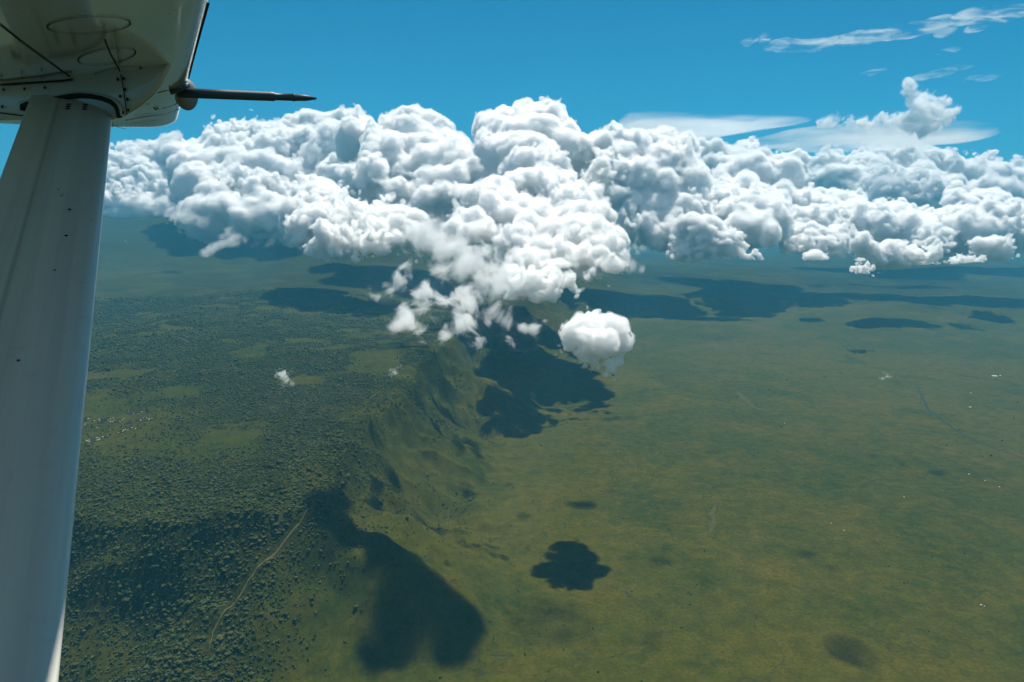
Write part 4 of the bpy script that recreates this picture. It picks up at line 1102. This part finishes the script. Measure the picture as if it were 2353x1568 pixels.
def strut_mat():
    t = NT('weathered strut paint')
    ch = t.n('ShaderNodeAttribute', attribute_name='chordwise').outputs['Fac']; al = t.n('ShaderNodeAttribute', attribute_name='lengthwise').outputs['Fac']
    v1 = t.n('ShaderNodeCombineXYZ'); t.link(t.math('MULTIPLY', ch, 4.0), v1.inputs[0]); t.link(t.math('MULTIPLY', al, 0.7), v1.inputs[1])
    v2 = t.n('ShaderNodeCombineXYZ'); t.link(t.math('MULTIPLY', ch, 5.0), v2.inputs[0]); t.link(t.math('MULTIPLY', al, 40.0), v2.inputs[1])
    v3 = t.n('ShaderNodeCombineXYZ'); t.link(t.math('MULTIPLY', ch, 40.0), v3.inputs[0]); t.link(t.math('MULTIPLY', al, 40.0), v3.inputs[1])
    s1 = t.noise(v1.outputs[0], 1.0, 4, 0.6, 0.3); s2 = t.noise(v2.outputs[0], 1.0, 5, 0.65, 0.2); s3 = t.noise(v3.outputs[0], 1.0, 4, 0.7)
    c = t.mix(t.ramp(s1, 0.35, 0.62), (0.46, 0.445, 0.405), (0.57, 0.55, 0.50))  # base grey also holds the shade of the unbuilt fuselage, streaks are weathering
    c = t.mix(t.math('MULTIPLY', t.ramp(s2, 0.56, 0.72), 0.30), c, (0.30, 0.29, 0.265))
    c = t.mix(t.math('MULTIPLY', t.ramp(s3, 0.66, 0.74), 0.5), c, (0.16, 0.15, 0.13))
    cr = t.math('ABSOLUTE', t.math('SUBTRACT', ch, 0.62))
    c = t.mix(t.math('MULTIPLY', t.ramp(cr, 0.035, 0.0), 0.45), c, (0.17, 0.16, 0.14))
    bp = t.n('ShaderNodeBump', i_Strength=0.04, i_Distance=0.01, i_Height=s1)
    p = t.n('ShaderNodeBsdfPrincipled', i_Roughness=0.42); p.inputs['Coat Weight'].default_value = 0.25; p.inputs['Coat Roughness'].default_value = 0.2
    t.link(c, p.inputs['Base Color']); t.link(bp.outputs[0], p.inputs['Normal']); t.link(p.outputs[0], t.out.inputs['Surface'])
    return t.m
strut_ob = bm_obj('wing_strut', sb, strut_mat(), plane)
sv = np.array([v.co[:] for v in strut_ob.data.vertices]) - PR
qq = (sv @ axd - 0.0)
# chord position measured from the leading edge along the aircraft axis, lengthwise position along the strut
q_len = (sv @ np.cross(EU, tdir)) / (axis @ np.cross(EU, tdir))
q_ch = -((sv - q_len[:, None] * axis) @ EU) / CHO
for nm, val in (('chordwise', q_ch), ('lengthwise', q_len)):
    a_ = strut_ob.data.attributes.new(nm, 'FLOAT', 'POINT'); a_.data.foreach_set('value', val.astype(np.float32))
# bolt heads near the top of the strut, chips in its paint
sgn = 1.0 if ((B3 @ -ray(160, 400)) @ tdir) > 0 else -1.0
def on_strut(xx, q):
    th = 0.5 * 0.27 * CHO * (1.9 * math.sqrt(xx) * (1 - xx) ** 0.75 + 0.02)
    return PR + axis * q - EU * CHO * xx + tdir * sgn * (th + 0.002)
sm = bmesh.new()
for xx in (0.30, 0.49):
    for k in range(3): disc(sm, on_strut(xx, -0.028 + 0.011 * k), 0.011, EU, axd, 12)
bm_obj('bolt', sm, rub_m, strut_ob, False)
sm = bmesh.new()
for xx, q, r in [(0.27, 0.37, 0.006), (0.26, 0.44, 0.006), (0.36, 0.33, 0.004), (0.35, 0.325, 0.003), (0.40, 0.31, 0.004), (0.30, 0.52, 0.004), (0.42, 0.68, 0.004)]:
    disc(sm, on_strut(xx, q), r, EU, axd, 9)
bm_obj('paint_chip', sm, seam_m, strut_ob, False)

# airspeed probe on the leading edge and the grey dome behind it
pb = on_w(424, 212, HW + 0.005); vP = pb[1]
def on_v(x, y, v=vP):
    r = rv(x, y); return r * (v / r[1])
p0 = on_v(405, 213); p1 = on_v(627, 222); p2 = on_v(727, 226.5)
R0 = 9.5 / FD * np.linalg.norm(p0); d01 = p1 - p0
tb = bmesh.new()
pts = [p0, p0 + d01 * .5, p1 - d01 * .03, p1, p1 + (p2 - p1) * .06, p1 + (p2 - p1) * .45, p1 + (p2 - p1) * .452, p1 + (p2 - p1) * .49, p1 + (p2 - p1) * .492, p1 + (p2 - p1) * .75, p2]
pr = [R0, R0, R0 * .98, R0 * 1.02, R0 * .78, R0 * .76, R0 * .86, R0 * .86, R0 * .76, R0 * .66, R0 * .22]
tube(tb, pts, 0, 20, pr)
probe = bm_obj('airspeed_probe', tb, rod_m, plane)
tb = bmesh.new()
tube(tb, [on_v(390, 216) - EV * .05, on_v(415, 207) - EV * .05, on_v(432, 197) - EV * .03], 0.014, 10)
bm_obj('probe_bracket', tb, rod_m, probe)
dc = on_w(427, 217, HW + 0.01); dc = rv(427, 217) * (1.06 * dc[1] / rv(427, 217)[1])
db = bmesh.new(); bmesh.ops.create_uvsphere(db, u_segments=32, v_segments=16, radius=1.0)
rD = 30.5 / FD * np.linalg.norm(dc)
for v in db.verts: v.co = Vector((v.co.x * rD * 0.72, v.co.y * rD * 0.45, v.co.z * rD)) + Vector(dc)
bm_obj('lamp_dome', db, grey_m, plane)
print('done', time.time() - T0)
